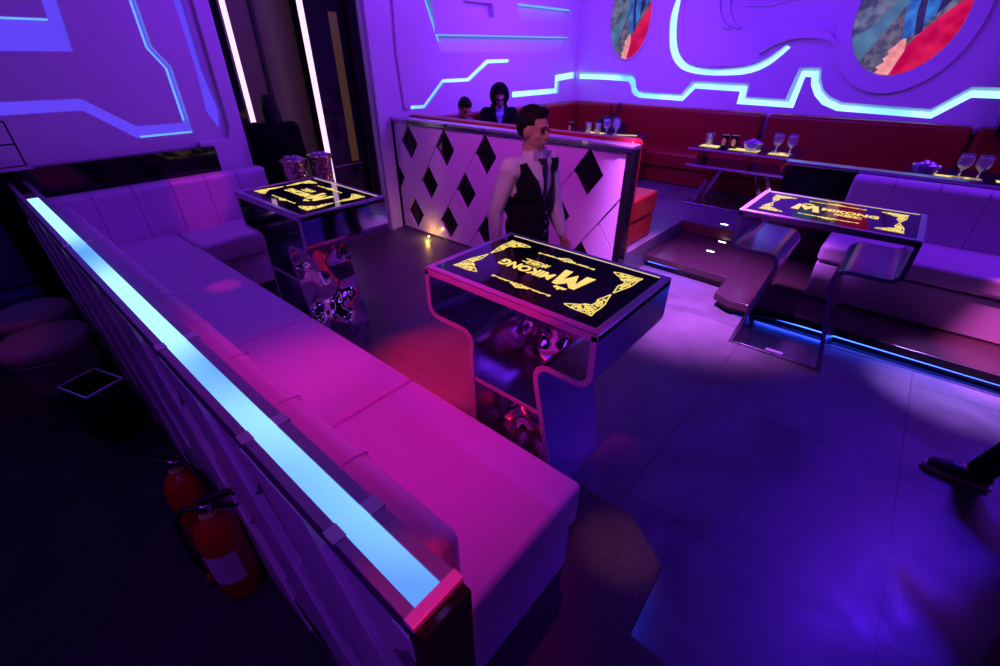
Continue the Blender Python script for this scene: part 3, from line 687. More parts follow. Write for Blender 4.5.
# wavy mirror skin on the open right side of the corner table
# ================================================================ REAR TABLES AND WHAT STANDS ON THEM
def rear_table(label, cx, cy, hw=.6):
    T = thing('glass_table', label, 'table', (cx, cy, .28), 0, 'rear two-tier glass tables')
    g = MB().box(-hw, hw, -.35, .35, .70, .722).build('glass_top', M['tint2'], T, bevel=.003)
    MB().box(-hw, hw, -.352, -.345, .70, .722).build('top_edge', M['edge'], g)
    MB().box(-hw, hw - .02, -.33, .33, .50, .52).build('lower_shelf', M['tint2'], T, bevel=.003)
    MB().box(-hw, hw - .02, -.335, -.328, .495, .522).build('shelf_edge', M['edge'], T)
    for s in (-1, 1):
        MB().prism([(s * (hw - .18), .02), (s * (hw - .13), .02), (s * (hw - .33), .50), (s * (hw - .38), .50)], -.25, -.2, 'y').build('leg', M['chrome'], T)
        MB().prism([(s * (hw - .18), .02), (s * (hw - .13), .02), (s * (hw - .33), .50), (s * (hw - .38), .50)], .2, .25, 'y').build('leg', M['chrome'], T)
        MB().box(s * (hw - .1) - .015, s * (hw - .1) + .015, -.2, .2, .52, .70).build('shelf_bracket', M['chrome'], T)
    MB().box(-hw + .05, hw - .1, -.28, .28, 0, .02).build('base_plate', M['dark_chrome'], T, bevel=.004)
    return T
M['tint2'] = mat('violet_glass', (.03, .025, .06), .06, .3)
rear_table('two-tier glass table in the middle of the rear booth', -1.6, 6.62)
rear_table('two-tier glass table behind the white lattice partition', -3.62, 6.6)
rear_table('two-tier glass table behind the right pale sofa', .62, 6.45)
ZT = 1.004
def mat_thing(label, x, y, w, d, rz=0):
    T = thing('placemat', label, 'placemat', (x, y, ZT), rz, None)
    MB().box(-w / 2, w / 2, -d / 2, d / 2, 0, .003).build('mat', M['gold'], T)
    b = MB(); b.prism([(-w / 2 - .01, -d / 2 - .01), (w / 2 + .01, -d / 2 - .01), (w / 2 + .01, d / 2 + .01), (-w / 2 - .01, d / 2 + .01)], 0, .0045, 'z', [[(-w / 2, -d / 2), (w / 2, -d / 2), (w / 2, d / 2), (-w / 2, d / 2)]])
    b.build('border', M['black_gloss'], T); return T
mat_thing('glowing yellow mat under the tumbler on the middle rear table', -2.0, 6.50, .24, .20)
mat_thing('glowing yellow mat under the ashtray on the middle rear table', -1.58, 6.48, .34, .20)
mat_thing('glowing yellow mat under the stem glasses on the middle rear table', -1.18, 6.47, .22, .22)
mat_thing('glowing yellow mat under the tumblers on the table behind the lattice', -3.74, 6.50, .30, .26)
mat_thing('glowing yellow mat at the end of the table behind the lattice', -3.28, 6.62, .34, .10, .5)
mat_thing('glowing yellow mat under the stem glasses behind the right sofa', .42, 6.22, .34, .18)
mat_thing('glowing yellow mat at the photo edge behind the right sofa', .86, 6.25, .34, .18)
def snifter(label, x, y, group, first=[None]):
    if first[0] is None:
        T = thing('stem_glass', label, 'glass', (x, y, ZT + .004), 0, group); T.scale = (1.4, 1.4, 1.4)
        MB().lathe([(.034, 0), (.034, .003), (.006, .008), (.005, .05), (.012, .056), (.034, .075), (.043, .10), (.040, .135), (.032, .155), (.030, .155), (.038, .135), (.041, .10), (.032, .078), (.010, .060), (.0, .06)], n=20).build('bowl', M['glass'], T, smooth=True)
        MB().lathe([(.0355, .0), (.0355, .003), (.03, .0032), (.03, .0)], n=20).build('foot_rim', M['edge'], T)
        first[0] = T; return T
    return dup(first[0], (x, y, ZT + .004), 0, label, group)
def tumbler(label, x, y, group, first=[None]):
    if first[0] is None:
        T = thing('tumbler', label, 'glass', (x, y, ZT + .004), 0, group); T.scale = (1.4, 1.4, 1.3)
        MB().lathe([(.030, 0), (.036, .11), (.033, .11), (.028, .014), (.0, .014)], n=20).build('glass_body', M['glass'], T, smooth=True)
        MB().lathe([(.0305, .0), (.031, .008), (.029, .010), (.028, .0)], n=20).build('thick_base', M['edge'], T)
        first[0] = T; return T
    return dup(first[0], (x, y, ZT + .004), 0, label, group)
def tin(label, x, y, group=None):
    T = thing('dice_cup', label, 'cup', (x, y, ZT), 0, group)
    MB().lathe([(.045, 0), (.045, .02), (.042, .02), (.042, .13), (.046, .13), (.046, .15), (.02, .155)], n=20).build('body', M['black_gloss'], T, smooth=True, autos=True)
    MB().prism([(.026 * math.cos(i * PI / 8), .075 + .045 * math.sin(i * PI / 8)) for i in range(16)], -.047, -.041, 'y').build('gold_emblem', mat('gold_emblem', (.95, .8, .1), .4), T, xf=None)
    return T
def ashtray(label, x, y):
    T = thing('crystal_bowl', label, 'bowl', (x, y, ZT + .004), 0); T.scale = (1.3, 1.2, 1.6)
    prof = [(.055, 0), (.085, .05), (.088, .06), (.08, .06), (.05, .012), (0, .012)]
    MB().lathe(prof, n=12).build('bowl', M['crystal'], T)
    m = MB()
    for k in range(7): m.ell((.04 * math.cos(k * .9), .04 * math.sin(k * .9), .05 + .008 * (k % 3)), (.022, .02, .018), n=8, m=6)
    m.build('ice_pieces', M['crystal'], T); return T
M['crystal'] = mat('crystal', (.45, .38, .6), .08, .3)
tumbler('tall tumbler at the left end of the middle rear table', -2.06, 6.60, None)
tin('black dice cup with gold emblem on the middle rear table, left one', -1.84, 6.50, None)
tin('black dice cup with gold emblem on the middle rear table, right one', -1.73, 6.52, None)
ashtray('crystal bowl in the centre of the middle rear table', -1.50, 6.48)
snifter('stem glass on the middle rear table, left of the pair', -1.24, 6.50, None)
snifter('stem glass on the middle rear table, right of the pair', -1.09, 6.50, None)
tin('black dice cup on the table behind the lattice partition', -4.02, 6.30)
tumbler('low tumbler on the table behind the lattice, left of the pair', -3.84, 6.50, None)
tumbler('low tumbler on the table behind the lattice, right of the pair', -3.68, 6.50, None)
for i, (dx, dy) in enumerate(((0, 0), (.14, .02), (.07, .15))):
    snifter(['stem glass behind the lattice partition, left of three', 'stem glass behind the lattice partition, right of three', 'stem glass behind the lattice partition, rearmost of three'][i], -3.50 + dx, 6.45 + dy, None)
ashtray('dark crystal bowl behind the right sofa, left of the glasses', .16, 6.15)
snifter('stem glass behind the right sofa, left of the pair', .42, 6.22, None)
snifter('stem glass behind the right sofa, right of the pair', .55, 6.22, None)
snifter('stem glass at the photo edge behind the right sofa', .80, 6.25, None)
# black bag on the red sofa
bg = thing('backpack', 'black backpack slumped on the red rear sofa', 'bag', (-4.0, 7.45, .74))
MB().ell((0, 0, .20), (.30, .17, .22), n=20, m=14).ell((.1, -.08, .14), (.2, .12, .14), n=16, m=10).ell((-.14, .0, .1), (.2, .15, .13), n=16, m=10).build('bag_body', mat('black_nylon', (.008, .008, .014), .7, bump=(12, .6, .04)), bg, smooth=True)
MB().tube([(-.05, .1, .36), (-.02, .22, .50), (.02, .26, .60), (.05, .2, .42), (.06, .05, .38)], .012).build('strap', M['rubber'], bg, smooth=True)

# ================================================================ WALL SCREENS
def ellpts(cx, cz, rx, rz, n=48, t=0): return [(cx + rx * math.cos(2 * PI * i / n), cz + rz * math.sin(2 * PI * i / n)) for i in range(n)]
def inter(poly, ell):
    # clip a convex-ellipse: keep the part of poly inside the ellipse polygon
    out = poly
    n = len(ell)
    for i in range(n):
        a, b = ell[i], ell[(i + 1) % n]; nx, nz = -(b[1] - a[1]), b[0] - a[0]; res = []
        for j in range(len(out)):
            p, q = out[j - 1], out[j]; ip = (p[0] - a[0]) * nx + (p[1] - a[1]) * nz; iq = (q[0] - a[0]) * nx + (q[1] - a[1]) * nz
            if (ip >= 0) != (iq >= 0):
                t = ip / (ip - iq); res.append((p[0] + (q[0] - p[0]) * t, p[1] + (q[1] - p[1]) * t))
            if iq >= 0: res.append(q)
        out = res
        if not out: return []
    return out
def pic_mat(name, c1, c2, sc, s=1.0):
    m = bpy.data.materials.new(name); m.use_nodes = True; nt = m.node_tree; b = nt.nodes['Principled BSDF']
    tc = nt.nodes.new('ShaderNodeTexCoord'); n = nt.nodes.new('ShaderNodeTexNoise'); n.inputs['Scale'].default_value = sc; n.inputs['Detail'].default_value = 8
    r = nt.nodes.new('ShaderNodeValToRGB'); r.color_ramp.elements[0].position = .38; r.color_ramp.elements[1].position = .62
    r.color_ramp.elements[0].color = (*c1, 1); r.color_ramp.elements[1].color = (*c2, 1)
    nt.links.new(tc.outputs['Object'], n.inputs['Vector']); nt.links.new(n.outputs['Fac'], r.inputs[0])
    b.inputs['Base Color'].default_value = (.01, .01, .01, 1); nt.links.new(r.outputs[0], b.inputs['Emission Color']); b.inputs['Emission Strength'].default_value = s
    return m
PM = {'rock': pic_mat('screen_rock', (.03, .04, .07), (.15, .17, .24), 9), 'river': pic_mat('screen_river', (.05, .13, .22), (.08, .2, .3), 6),
      'rock2': pic_mat('screen_rock_warm', (.05, .05, .07), (.15, .13, .17), 16), 'blue': pic_mat('screen_blue_pack', (.01, .08, .35), (.03, .2, .62), 9),
      'dark': pic_mat('screen_dark_strap', (.01, .01, .04), (.03, .02, .08), 8), 'red': pic_mat('screen_red_sleeve', (.48, .0, .02), (.72, .01, .05), 5), 'skin': pic_mat('screen_hand', (.75, .22, .22), (.9, .35, .33), 12)}
def screen(label, cx, cz, rx, rz, ring):
    T = thing('oval_wall_screen', label, 'screen', (cx, 8.0, cz), 0, 'oval screens on the rear wall')
    E_ = ellpts(0, 0, rx, rz, 56)
    if ring: MB().prism(ellpts(0, 0, ring[0], ring[1], 64), -.07, 0, 'y', [ellpts(0, 0, rx + .004, rz + .004, 56)]).build('frame_ring', M['wall'], T, bevel=.012)
    else: MB().prism(ellpts(0, 0, rx + .02, rz + .02, 64), -.03, 0, 'y', [ellpts(0, 0, rx + .002, rz + .002, 56)]).build('frame_ring', M['wall'], T)
    p = MB().prism(E_, -.03, -.001, 'y').build('screen_panel', PM['rock'], T)
    sx, sz = rx / .52, rz / .62
    def lay(nm, poly, k, m):
        q = inter([(x * sx, z * sz) for x, z in poly], ellpts(0, 0, rx * .998, rz * .998, 56))
        if len(q) > 2: MB().prism(q, -.031 - k * .0006, -.0305, 'y').build(nm, m, p)
    lay('river_image', [(-.55, -.42), (-.52, -.24), (-.30, -.10), (-.04, .32), (0, .7), (.15, .7), (.04, .30), (-.16, -.14), (-.34, -.50)], 1, PM['river'])
    lay('warm_rock_image', [(-.34, -.52), (-.18, -.16), (.02, .18), (.3, .3), (.3, -.6), (-.2, -.7)], 2, PM['rock2'])
    lay('blue_pack_image', [(-.05, .10), (0, .7), (.5, .7), (.45, .20), (.30, .12), (.22, -.04), (.10, -.20), (.02, -.26), (-.02, -.10)], 3, PM['blue'])
    lay('strap_image', [(.03, .7), (.10, .7), (.12, .1), (.18, -.18), (.12, -.22), (.06, .02)], 4, PM['dark'])
    lay('strap_image', [(.24, .2), (.34, .30), (.34, .12), (.24, -.02)], 4, PM['dark'])
    lay('red_sleeve_image', [(.02, -.62), (.06, -.36), (.14, -.22), (.30, -.02), (.44, .12), (.5, .3), (.56, .5), (.7, .4), (.6, -.4), (.2, -.8)], 5, PM['red'])
    lay('hand_image', [(.02, -.62), (.085, -.36), (.06, -.24), (.02, -.25), (-.03, -.32), (-.08, -.37), (-.05, -.40), (-.10, -.45), (-.07, -.48), (-.14, -.54), (-.10, -.56), (-.15, -.62)], 6, PM['skin'])
    return T
screen('large oval wall screen on the right showing a red sleeve', -.565, 2.42, .52, .62, (.685, .82))
screen('narrow oval wall screen near the rear corner showing a red sleeve', -4.13, 2.53, .345, .57, None)

# ================================================================ LEFT FOREGROUND
def pouf(label, x, y, r):
    T = thing('round_pouf', label, 'stool', (x, y, .004), 0, 'round poufs by the blue sofa')
    MB().lathe([(r * .72, .03), (r * .80, .12), (r * .92, .34), (r * .97, .36)], n=32).build('body', M['pouf'], T, smooth=True)
    MB().lathe([(r * .94, .36), (r, .38), (r, .425), (r * .93, .448), (r * .6, .455), (0.001, .457)], n=32).build('seat', M['pouf'], T, smooth=True)
    MB().lathe([(r * .70, 0), (r * .70, .03)], n=32).build('base', M['black_matte'], T)
    return T
pouf('round pouf nearer the square bin', -3.85, -.08, .24)
pouf('round pouf farther from the square bin, half hidden behind the other', -4.39, -.07, .225)
bn = thing('square_bin', 'square black bin with a bright steel rim on the dark floor', 'bin', (-3.17, .005, .004), math.radians(19))
for a, b, c, d2 in ((-.13, -.122, -.11, .11), (.122, .13, -.11, .11)): pass
bb = MB(); bb.prism([(-.13, -.10), (.13, -.10), (.13, .10), (-.13, .10)], .01, .37, 'z', [[(-.12, -.09), (.12, -.09), (.12, .09), (-.12, .09)]]); bb.box(-.125, .125, -.095, .095, 0, .015)
bb.build('body', M['black_gloss'], bn)
bb = MB(); bb.prism([(-.133, -.103), (.133, -.103), (.133, .103), (-.133, .103)], .362, .374, 'z', [[(-.122, -.092), (.122, -.092), (.122, .092), (-.122, .092)]])
bb.build('rim', mat('bright_steel', (.8, .75, .9), .25, 1), bn)
def extinguisher(label, x, y, rz, r=.082):
    T = thing('fire_extinguisher', label, 'extinguisher', (x, y, .004), rz, 'fire extinguishers by the partition')
    MB().lathe([(r * .92, .0), (r, .015), (r, .36), (r * .93, .40), (r * .70, .44), (r * .36, .465), (.022, .475), (.020, .50)], n=28).build('cylinder', M['ext_red'], T, smooth=True)
    MB().lathe([(.026, .49), (.026, .53), (.018, .54)], n=16).build('valve', M['chrome'], T, smooth=True)
    h = MB(); h.prism([(-.02, .53), (.10, .565), (.125, .55), (.13, .565), (.10, .585), (-.02, .56)], -.011, .011, 'y'); h.build('handle', M['rubber'] if rz > 0.6 else M['ext_red'], T, bevel=.003)
    h = MB(); h.prism([(-.01, .515), (.11, .49), (.115, .502), (-.01, .53)], -.009, .009, 'y'); h.build('lever', M['rubber'], T, bevel=.002)
    MB().tube([(-.02, 0, .515), (-.07, 0, .53), (-.115, .0, .47), (-.125, 0, .35), (-.12, 0, .2), (-.105, 0, .12)], .011).build('hose', M['rubber'], T, smooth=True)
    MB().tube([(-.105, 0, .13), (-.103, 0, .05)], [.014, .022]).build('nozzle', mat('nozzle_orange', (.25, .04, .02), .5), T, smooth=True)
    lb = MB(); n = 12
    for k in range(n):
        a0 = -2.5 + k * 1.7 / n; a1 = a0 + 1.7 / n
        lb.add([((r + .001) * math.cos(a), (r + .001) * math.sin(a), z) for a, z in ((a0, .13), (a1, .13), (a1, .31), (a0, .31))], [(0, 1, 2, 3)])
    lb.build('paper_label', M['paper'], T)
    lt = MB()
    for k in range(5): lt.box(-.03, .03 - .006 * (k % 3), -.0005, .0, .15 + .03 * k, .156 + .03 * k)
    MB().lathe([(.026, .478), (.032, .479), (.032, .487), (.026, .488)], n=16).build('tag_ring', mat('yellow_tag', (.5, .5, .1), .5), T)
    return T
extinguisher('red fire extinguisher with a paper label, nearer of the two', -1.59, .10, 1.0)
extinguisher('red fire extinguisher with a curved black hose, farther of the two', -1.93, .10, 3.6)
# wire rack by the left wall
wr = thing('wire_rack', 'thin black wire rack above the glossy ledge at the left edge', 'rack', (-5.0, .1, 1.28))
m_ = MB()
for z in (0.0, .15, .30): m_.tube([(.02, -.4, z), (.02, .24, z)], .006)
for y in (.24, -.05, -.35): m_.tube([(.02, y, 0), (.02, y, .30)], .006)
m_.build('wire_frame', M['black_matte'], wr)
MB().box(-.02, .06, -.4, .27, -.022, -.002).build('shelf_lip', M['leather'], wr)
wr.location.z = 1.303

# ================================================================ ICE BUCKETS
def bucket(label, x, y):
    T = thing('ice_bucket_stand', label, 'ice bucket', (x, y, 0), 0, 'hammered ice buckets by the doorway')
    MB().lathe([(.085, .86), (.10, .90), (.105, 1.08), (.122, 1.12), (.130, 1.135), (.122, 1.14), (.10, 1.10), (.09, .88), (0, .88)], n=28).build('bucket', M['hammered'], T, smooth=True)
    MB().lathe([(.105, .86), (.105, .875), (.03, .85), (.014, .80), (.014, .04), (.05, .03), (.13, .012), (.13, 0)], n=20).build('stand', M['dark_chrome'], T, smooth=True)
    m = MB()
    for k in range(9): m.ell((.06 * math.cos(k * 2.4), .06 * math.sin(k * 2.4), 1.13 + .012 * (k % 3)), (.03, .026, .02), n=8, m=6)
    m.build('crushed_ice', M['crystal'], T, smooth=True)
    return T
bucket('hammered ice bucket behind the corner table, left of the pair', -4.60, 2.19)
bucket('hammered ice bucket behind the corner table, right of the pair', -4.60, 2.48)

# ================================================================ SMALL FLOOR LAMPS AND GLINTS
def floor_lamp(label, x, y, z, m, col, pw):
    T = thing('floor_uplight', label, 'light', (x, y, z))
    MB().lathe([(.022, 0), (.022, .012), (.015, .02)], n=16).build('housing', M['chrome'], T)
    MB().ell((0, 0, .024), (.012, .012, .012), n=12, m=8).build('bulb', m, T, smooth=True)
    point('lamp_glow', (x, y - .03, z + .06), col, pw, .012)
floor_lamp('small warm lamp glowing at the foot of the lattice partition', -4.33, 3.61, 0, M['led_warm'], (1, .52, .10), 1.3)
floor_lamp('small white lamp on the floor beside the end of the lattice partition', -1.58, 4.2, 0.0, M['led_white'], (.7, .7, 1), .6)
STEP_PTS = ((-1.40, 5.74, .28), (-1.32, 5.52, .14), (-1.32, 5.13, .14))
for i, (x, y, sz) in enumerate(STEP_PTS):  # glowing slips standing in for lights reflected in the glossy floor
    T = thing('step_light', ['small white light inset in the rear floor above the polished step', 'small white light inset in the polished step, rear one', 'small white light inset in the polished step, front one'][i], 'light', (x, y, sz))
    MB().box(-.04, .04, -.009, .009, 0, .004).build('lens', M['led_white'], T); MB().box(-.056, .056, -.018, .018, 0, .002).build('bezel', M['chrome'], T)

# ================================================================ PEOPLE
def capsule(mb, a, b, ra, rb, n=14):
    a = Vector(a); b = Vector(b); d = b - a; L = d.length
    mb.ell(a, (ra,) * 3, n=n, m=8); mb.ell(b, (rb,) * 3, n=n, m=8)
    if L > 1e-5: mb.tube([a, b], [ra, rb], n=n)
def remesh(mb, name, m, parent, voxel, smooth=4, cut=None, push=0):
    me = bpy.data.meshes.new('tmp'); me.from_pydata(mb.v, [], mb.f)
    bm = bmesh.new(); bm.from_mesh(me); bmesh.ops.remove_doubles(bm, verts=bm.verts, dist=1e-6); bmesh.ops.recalc_face_normals(bm, faces=bm.faces); bm.to_mesh(me); bm.free()
    o = bpy.data.objects.new('tmp', me); C.objects.link(o)
    r = o.modifiers.new('r', 'REMESH'); r.mode = 'VOXEL'; r.voxel_size = voxel; r.use_smooth_shade = True
    s = o.modifiers.new('s', 'SMOOTH'); s.factor = .5; s.iterations = smooth
    bpy.context.view_layer.update(); dg = bpy.context.evaluated_depsgraph_get()
    me2 = bpy.data.meshes.new_from_object(o.evaluated_get(dg)); bpy.data.objects.remove(o, do_unlink=True)
    if cut:
        bm = bmesh.new(); bm.from_mesh(me2)
        bmesh.ops.delete(bm, geom=[f for f in bm.faces if cut(f.calc_center_median())], context='FACES')
        bmesh.ops.delete(bm, geom=[v for v in bm.verts if not v.link_faces], context='VERTS')
        bm.to_mesh(me2); bm.free()
    me2.materials.clear(); me2.materials.append(m)
    for p in me2.polygons: p.use_smooth = True
    ob = bpy.data.objects.new(name, me2); C.objects.link(ob); ob.parent = parent
    if cut:
        sd = ob.modifiers.new('thick', 'SOLIDIFY'); sd.thickness = .004; sd.offset = -1
    return ob
def hand(mb, wrist, d, palmn, thumb_side, curl=.35):
    """palm + five fingers; d = finger direction, palmn = palm normal, thumb_side = vector to the thumb"""
    w_ = Vector(wrist); d = Vector(d).normalized(); t = Vector(thumb_side); t = (t - d * t.dot(d)).normalized(); nrm = d.cross(t)
    if nrm.dot(Vector(palmn)) < 0: nrm = -nrm
    for k, s in enumerate((-.026, -.009, .009, .026)):
        capsule(mb, w_ + d * .015 + t * s * .6, w_ + d * .085 + t * s, .014, .012, 10)
    for k, (s, L) in enumerate(((.030, .068), (.011, .078), (-.009, .073), (-.028, .056))):
        a = w_ + d * .088 + t * s; c1 = curl * (1 + .15 * k); p = a; dr = d
        for j, (fr, rad) in enumerate(((.42, .0090), (.33, .0082), (.25, .0074))):
            dr = (dr * math.cos(c1 * .7) + nrm * math.sin(c1 * .7)).normalized(); q = p + dr * L * fr * 1.1
            capsule(mb, p, q, rad, rad * .93, 8); p = q
    a = w_ + d * .03 + t * .028; b = a + (d * .6 + t * .75).normalized() * .038; c = b + (d * .9 + t * .25 + nrm * .3).normalized() * .032
    capsule(mb, a, b, .014, .011, 8); capsule(mb, b, c, .0105, .009, 8)
def head_rot(yaw, pitch): return Matrix.Rotation(yaw, 3, 'Z') @ Matrix.Rotation(pitch, 3, 'X')
def person(label, loc, rz, J, yaw=0, pitch=0, top=None, jacket=None, legs=None, shoe=None, glasses=False, hood=False, long_hair=False, vest=False, voxel=.009, category='person', hands=True, headless_detail=False, skinm=None):
    T = thing('person', label, category, loc, rz)
    sk = skinm or M['skin']
    V = {k: Vector(v) for k, v in J.items()}
    HR = head_rot(yaw, pitch); hc = V['head']
    def H(p): return hc + HR @ Vector(p)
    b = MB()
    # ---- torso, limbs and head fused into one continuous surface
    pel, che, nk = V['pelvis'], V['chest'], V['neck']
    b.ell(pel, (.155, .105, .12)); b.ell(pel.lerp(che, .5), (.135, .098, .17)); b.ell(che, (.155, .108, .17)); b.ell(che.lerp(nk, .55), (.13, .085, .09))
    capsule(b, nk + Vector((0, 0, -.05)), H((0, -.012, -.07)), .060, .052)
    for s in ('r', 'l'):
        sh, el, wr_ = V['sh_' + s], V['el_' + s], V['wr_' + s]
        capsule(b, che.lerp(sh, .6) + Vector((0, 0, .03)), sh, .062, .055); capsule(b, sh, el, .050, .038); capsule(b, el, wr_, .038, .026)
        if hands:
            dd = (wr_ - el).normalized(); sx = 1 if s == 'r' else -1
            hand(b, wr_, dd + Vector(J.get('hd_' + s, (0, 0, 0))), (-sx, 0, 0), J.get('th_' + s, (0, 1, 0)))
        hp, kn, an, to = V['hp_' + s], V['kn_' + s], V['an_' + s], V['to_' + s]
        capsule(b, hp, kn, .086, .056); capsule(b, kn, kn.lerp(an, .35), .054, .055); capsule(b, kn.lerp(an, .35), an, .055, .036)
        capsule(b, an, to, .038, .026)
    b.ell(H((0, -.010, .025)), (.074, .093, .092), HR); b.ell(H((0, .020, -.045)), (.056, .066, .068), HR); b.ell(H((0, .052, -.088)), (.026, .024, .022), HR)
    capsule(b, H((0, .082, .005)), H((0, .100, -.030)), .009, .014, 8); b.ell(H((0, .080, -.066)), (.023, .012, .011), HR)
    b.ell(H((0, .076, .022)), (.05, .016, .010), HR)
    for s in (-1, 1):
        b.ell(H((s * .076, -.005, -.012)), (.010, .020, .032), HR); b.ell(H((s * .036, .052, -.030)), (.022, .022, .022), HR)
    body = remesh(b, 'body', sk, T, voxel, 3)
    for s in (-1, 1):
        MB().ell(H((s * .031, .0815, .002)), (.0135, .007, .006), HR, 12, 8).build('eye', M['eye'], T, smooth=True)
        MB().tube([H((s * .014, .094, .022)), H((s * .032, .093, .027)), H((s * .048, .080, .020))], .0035, 6).build('eyebrow', M['hair'], T, smooth=True)
    MB().tube([H((-.022, .086, -.064)), H((0, .0945, -.063)), H((.022, .086, -.064))], [.003, .005, .003], 6).build('mouth', M['lip'], T, smooth=True)
    # ---- hair
    hb = MB(); hb.ell(H((0, -.014, .036)), (.083, .101, .096), HR, 24, 16)
    hb.ell(H((0, .040, .098)), (.058, .045, .026), HR); hb.ell(H((0, -.035, .015)), (.080, .078, .080), HR)
    if long_hair: capsule(hb, H((0, -.05, .0)), H((0, -.075, -.22)), .085, .06); hb.ell(H((.05, 0, -.08)), (.05, .06, .12), HR); hb.ell(H((-.05, 0, -.08)), (.05, .06, .12), HR)
    iv = HR.transposed()
    def hcut(c):
        q = iv @ (c - hc)
        return (q.y > .045 and q.z < .070 and not long_hair) or (q.y > .0 and q.z < .03 and not long_hair) or (q.y > -.035 and q.z < -.01 and not long_hair) or (q.z < -.045 and not long_hair) or q.z < -.30
    if not hood: remesh(hb, 'hair', M['hair'], T, voxel, 2, None if long_hair else hcut)
    def torso(mb, g, gz=0):
        mb.ell(pel + Vector((0, 0, .03)), (.150 + g, .105 + g, .12)); mb.ell(pel.lerp(che, .5), (.138 + g, .102 + g, .18)); mb.ell(che, (.158 + g, .112 + g, .175 + gz))
        mb.ell(che.lerp(nk, .55), (.135 + g, .090 + g, .09 + gz))
        for s in ('r', 'l'): capsule(mb, che.lerp(V['sh_' + s], .6) + Vector((0, 0, .03)), V['sh_' + s], .064 + g, .056 + g)
    if legs:
        l = MB()
        l.ell(pel, (.165, .118, .125)); l.ell(pel + Vector((0, 0, .08)), (.152, .110, .05))
        for s in ('r', 'l'):
            hp, kn, an = V['hp_' + s], V['kn_' + s], V['an_' + s]
            capsule(l, hp, kn, .094, .070); capsule(l, kn, an + Vector((0, 0, .0)), .070, .058)
        tz = min(V['an_r'].z, V['an_l'].z) - .04
        remesh(l, 'trousers', legs, T, voxel * 1.1, 3)
    if shoe:
        for s in ('r', 'l'):
            an, to = V['an_' + s], V['to_' + s]; f = (to - an); f.z = 0; f.normalize(); side = Vector((-f.y, f.x, 0))
            base = min(an.z - .075, to.z - .03) + 0.0
            prof = [(-.075, .036), (-.04, .040), (.04, .040), (.11, .049), (.16, .046), (.195, .032), (.21, .01)]
            o2 = [an + f * p + side * q for p, q in prof] + [an + f * p - side * q for p, q in reversed(prof)]
            sm = MB(); sm.prism([(v.x, v.y) for v in o2], base, base + .022, 'z'); so = MB(); so.v = sm.v; so.f = sm.f
            u = MB(); capsule(u, an + Vector((0, 0, -.01)), an - f * .03 + Vector((0, 0, -.03)), .044, .042); capsule(u, an + f * .02 + Vector((0, 0, -.03)), an + f * .10 + Vector((0, 0, base - an.z + .05)), .044, .038)
            capsule(u, an + f * .10 + Vector((0, 0, base - an.z + .048)), an + f * .165 + Vector((0, 0, base - an.z + .040)), .040, .032)
            for v_ in range(len(u.v)):
                if u.v[v_][2] < base + .02: u.v[v_] = (u.v[v_][0], u.v[v_][1], base + .02)
            sh_o = remesh(u, 'shoe', shoe, T, .007, 2); so.build('sole', M['sole'], sh_o, bevel=.003)
            MB().tube([an + f * .05 + side * .02 + Vector((0, 0, -.004)), an + f * .06 - side * .02 + Vector((0, 0, -.006))], .003).build('lace', M['rubber'], sh_o)
    if top:
        t_ = MB(); torso(t_, .012)
        for s in ('r', 'l'):
            sh, el, wr_ = V['sh_' + s], V['el_' + s], V['wr_' + s]
            capsule(t_, sh, el, .060, .050); capsule(t_, el, el.lerp(wr_, .93), .050, .038)
        capsule(t_, nk + Vector((0, 0, -.03)), nk + Vector((0, .0, .020)), .070, .060)
        tp = remesh(t_, 'shirt', top, T, voxel, 2)
        cm = MB(); n_ = nk + Vector((0, .0, .045))
        for s in (-1, 1): cm.prism([(n_.x + s * .004, n_.z - .065), (n_.x + s * .055, n_.z - .045), (n_.x + s * .062, n_.z + .010), (n_.x + s * .03, n_.z + .012)], n_.y + .062, n_.y + .072, 'y')
        cm.build('collar', top, tp, bevel=.003)
        if vest:
            v_ = MB(); torso(v_, .024, .004)
            ck = che; nz = nk.z
            def vc(c):
                if c.z > nz - .015: return True
                if abs(c.x) > .172 and c.z > che.z - .13: return True
                if abs(c.x) > .125 and c.z > che.z + .09 and False: return True
                if c.y > ck.y and abs(c.x) < (c.z - (che.z - .13)) * .40: return True
                return c.z < pel.z - .03
            remesh(v_, 'vest', M['vest'], T, .008, 2, vc)
            ty = MB(); y0 = che.y + .115
            ty.prism([(-.012, nz - .02), (.012, nz - .02), (.02, che.z - .05), (0, che.z - .12), (-.02, che.z - .05)], y0 - .012, y0 + .008, 'y'); ty.prism([(-.02, nz + .0), (.02, nz + .0), (.011, nz - .035), (-.011, nz - .035)], y0 - .045, y0 + .0, 'y')
            ty.build('tie', M['tie'], tp, bevel=.004)
            bt = MB()
            for k in range(3): bt.ell((.0, che.y + .138, che.z - .15 - .06 * k), (.008, .004, .008), n=10, m=6)
            bt.build('buttons', M['edge'], tp)
    if jacket:
        t_ = MB(); torso(t_, .034, .01)
        for s in ('r', 'l'):
            sh, el, wr_ = V['sh_' + s], V['el_' + s], V['wr_' + s]
            capsule(t_, sh, el, .078, .070); capsule(t_, el, el.lerp(wr_, .93), .068, .052)
        def jc(c): return top is not None and c.y > che.y + .05 and abs(c.x) < .02 + max(0, c.z - che.z) * .28 or c.z > nk.z + .05
        remesh(t_, 'jacket', jacket, T, .011, 3, jc)
    if hood:
        h_ = MB(); h_.ell(H((0, -.03, .03)), (.135, .138, .160), HR, 28, 20); capsule(h_, H((0, -.05, -.08)), nk + Vector((0, -.05, -.04)), .105, .15)
        def hc_(c):
            q = iv @ (c - hc); return q.y > .035 and abs(q.x) < .075 + q.y * .1 and -.22 < q.z < .098
        remesh(h_, 'hood', jacket, T, .010, 3, hc_)
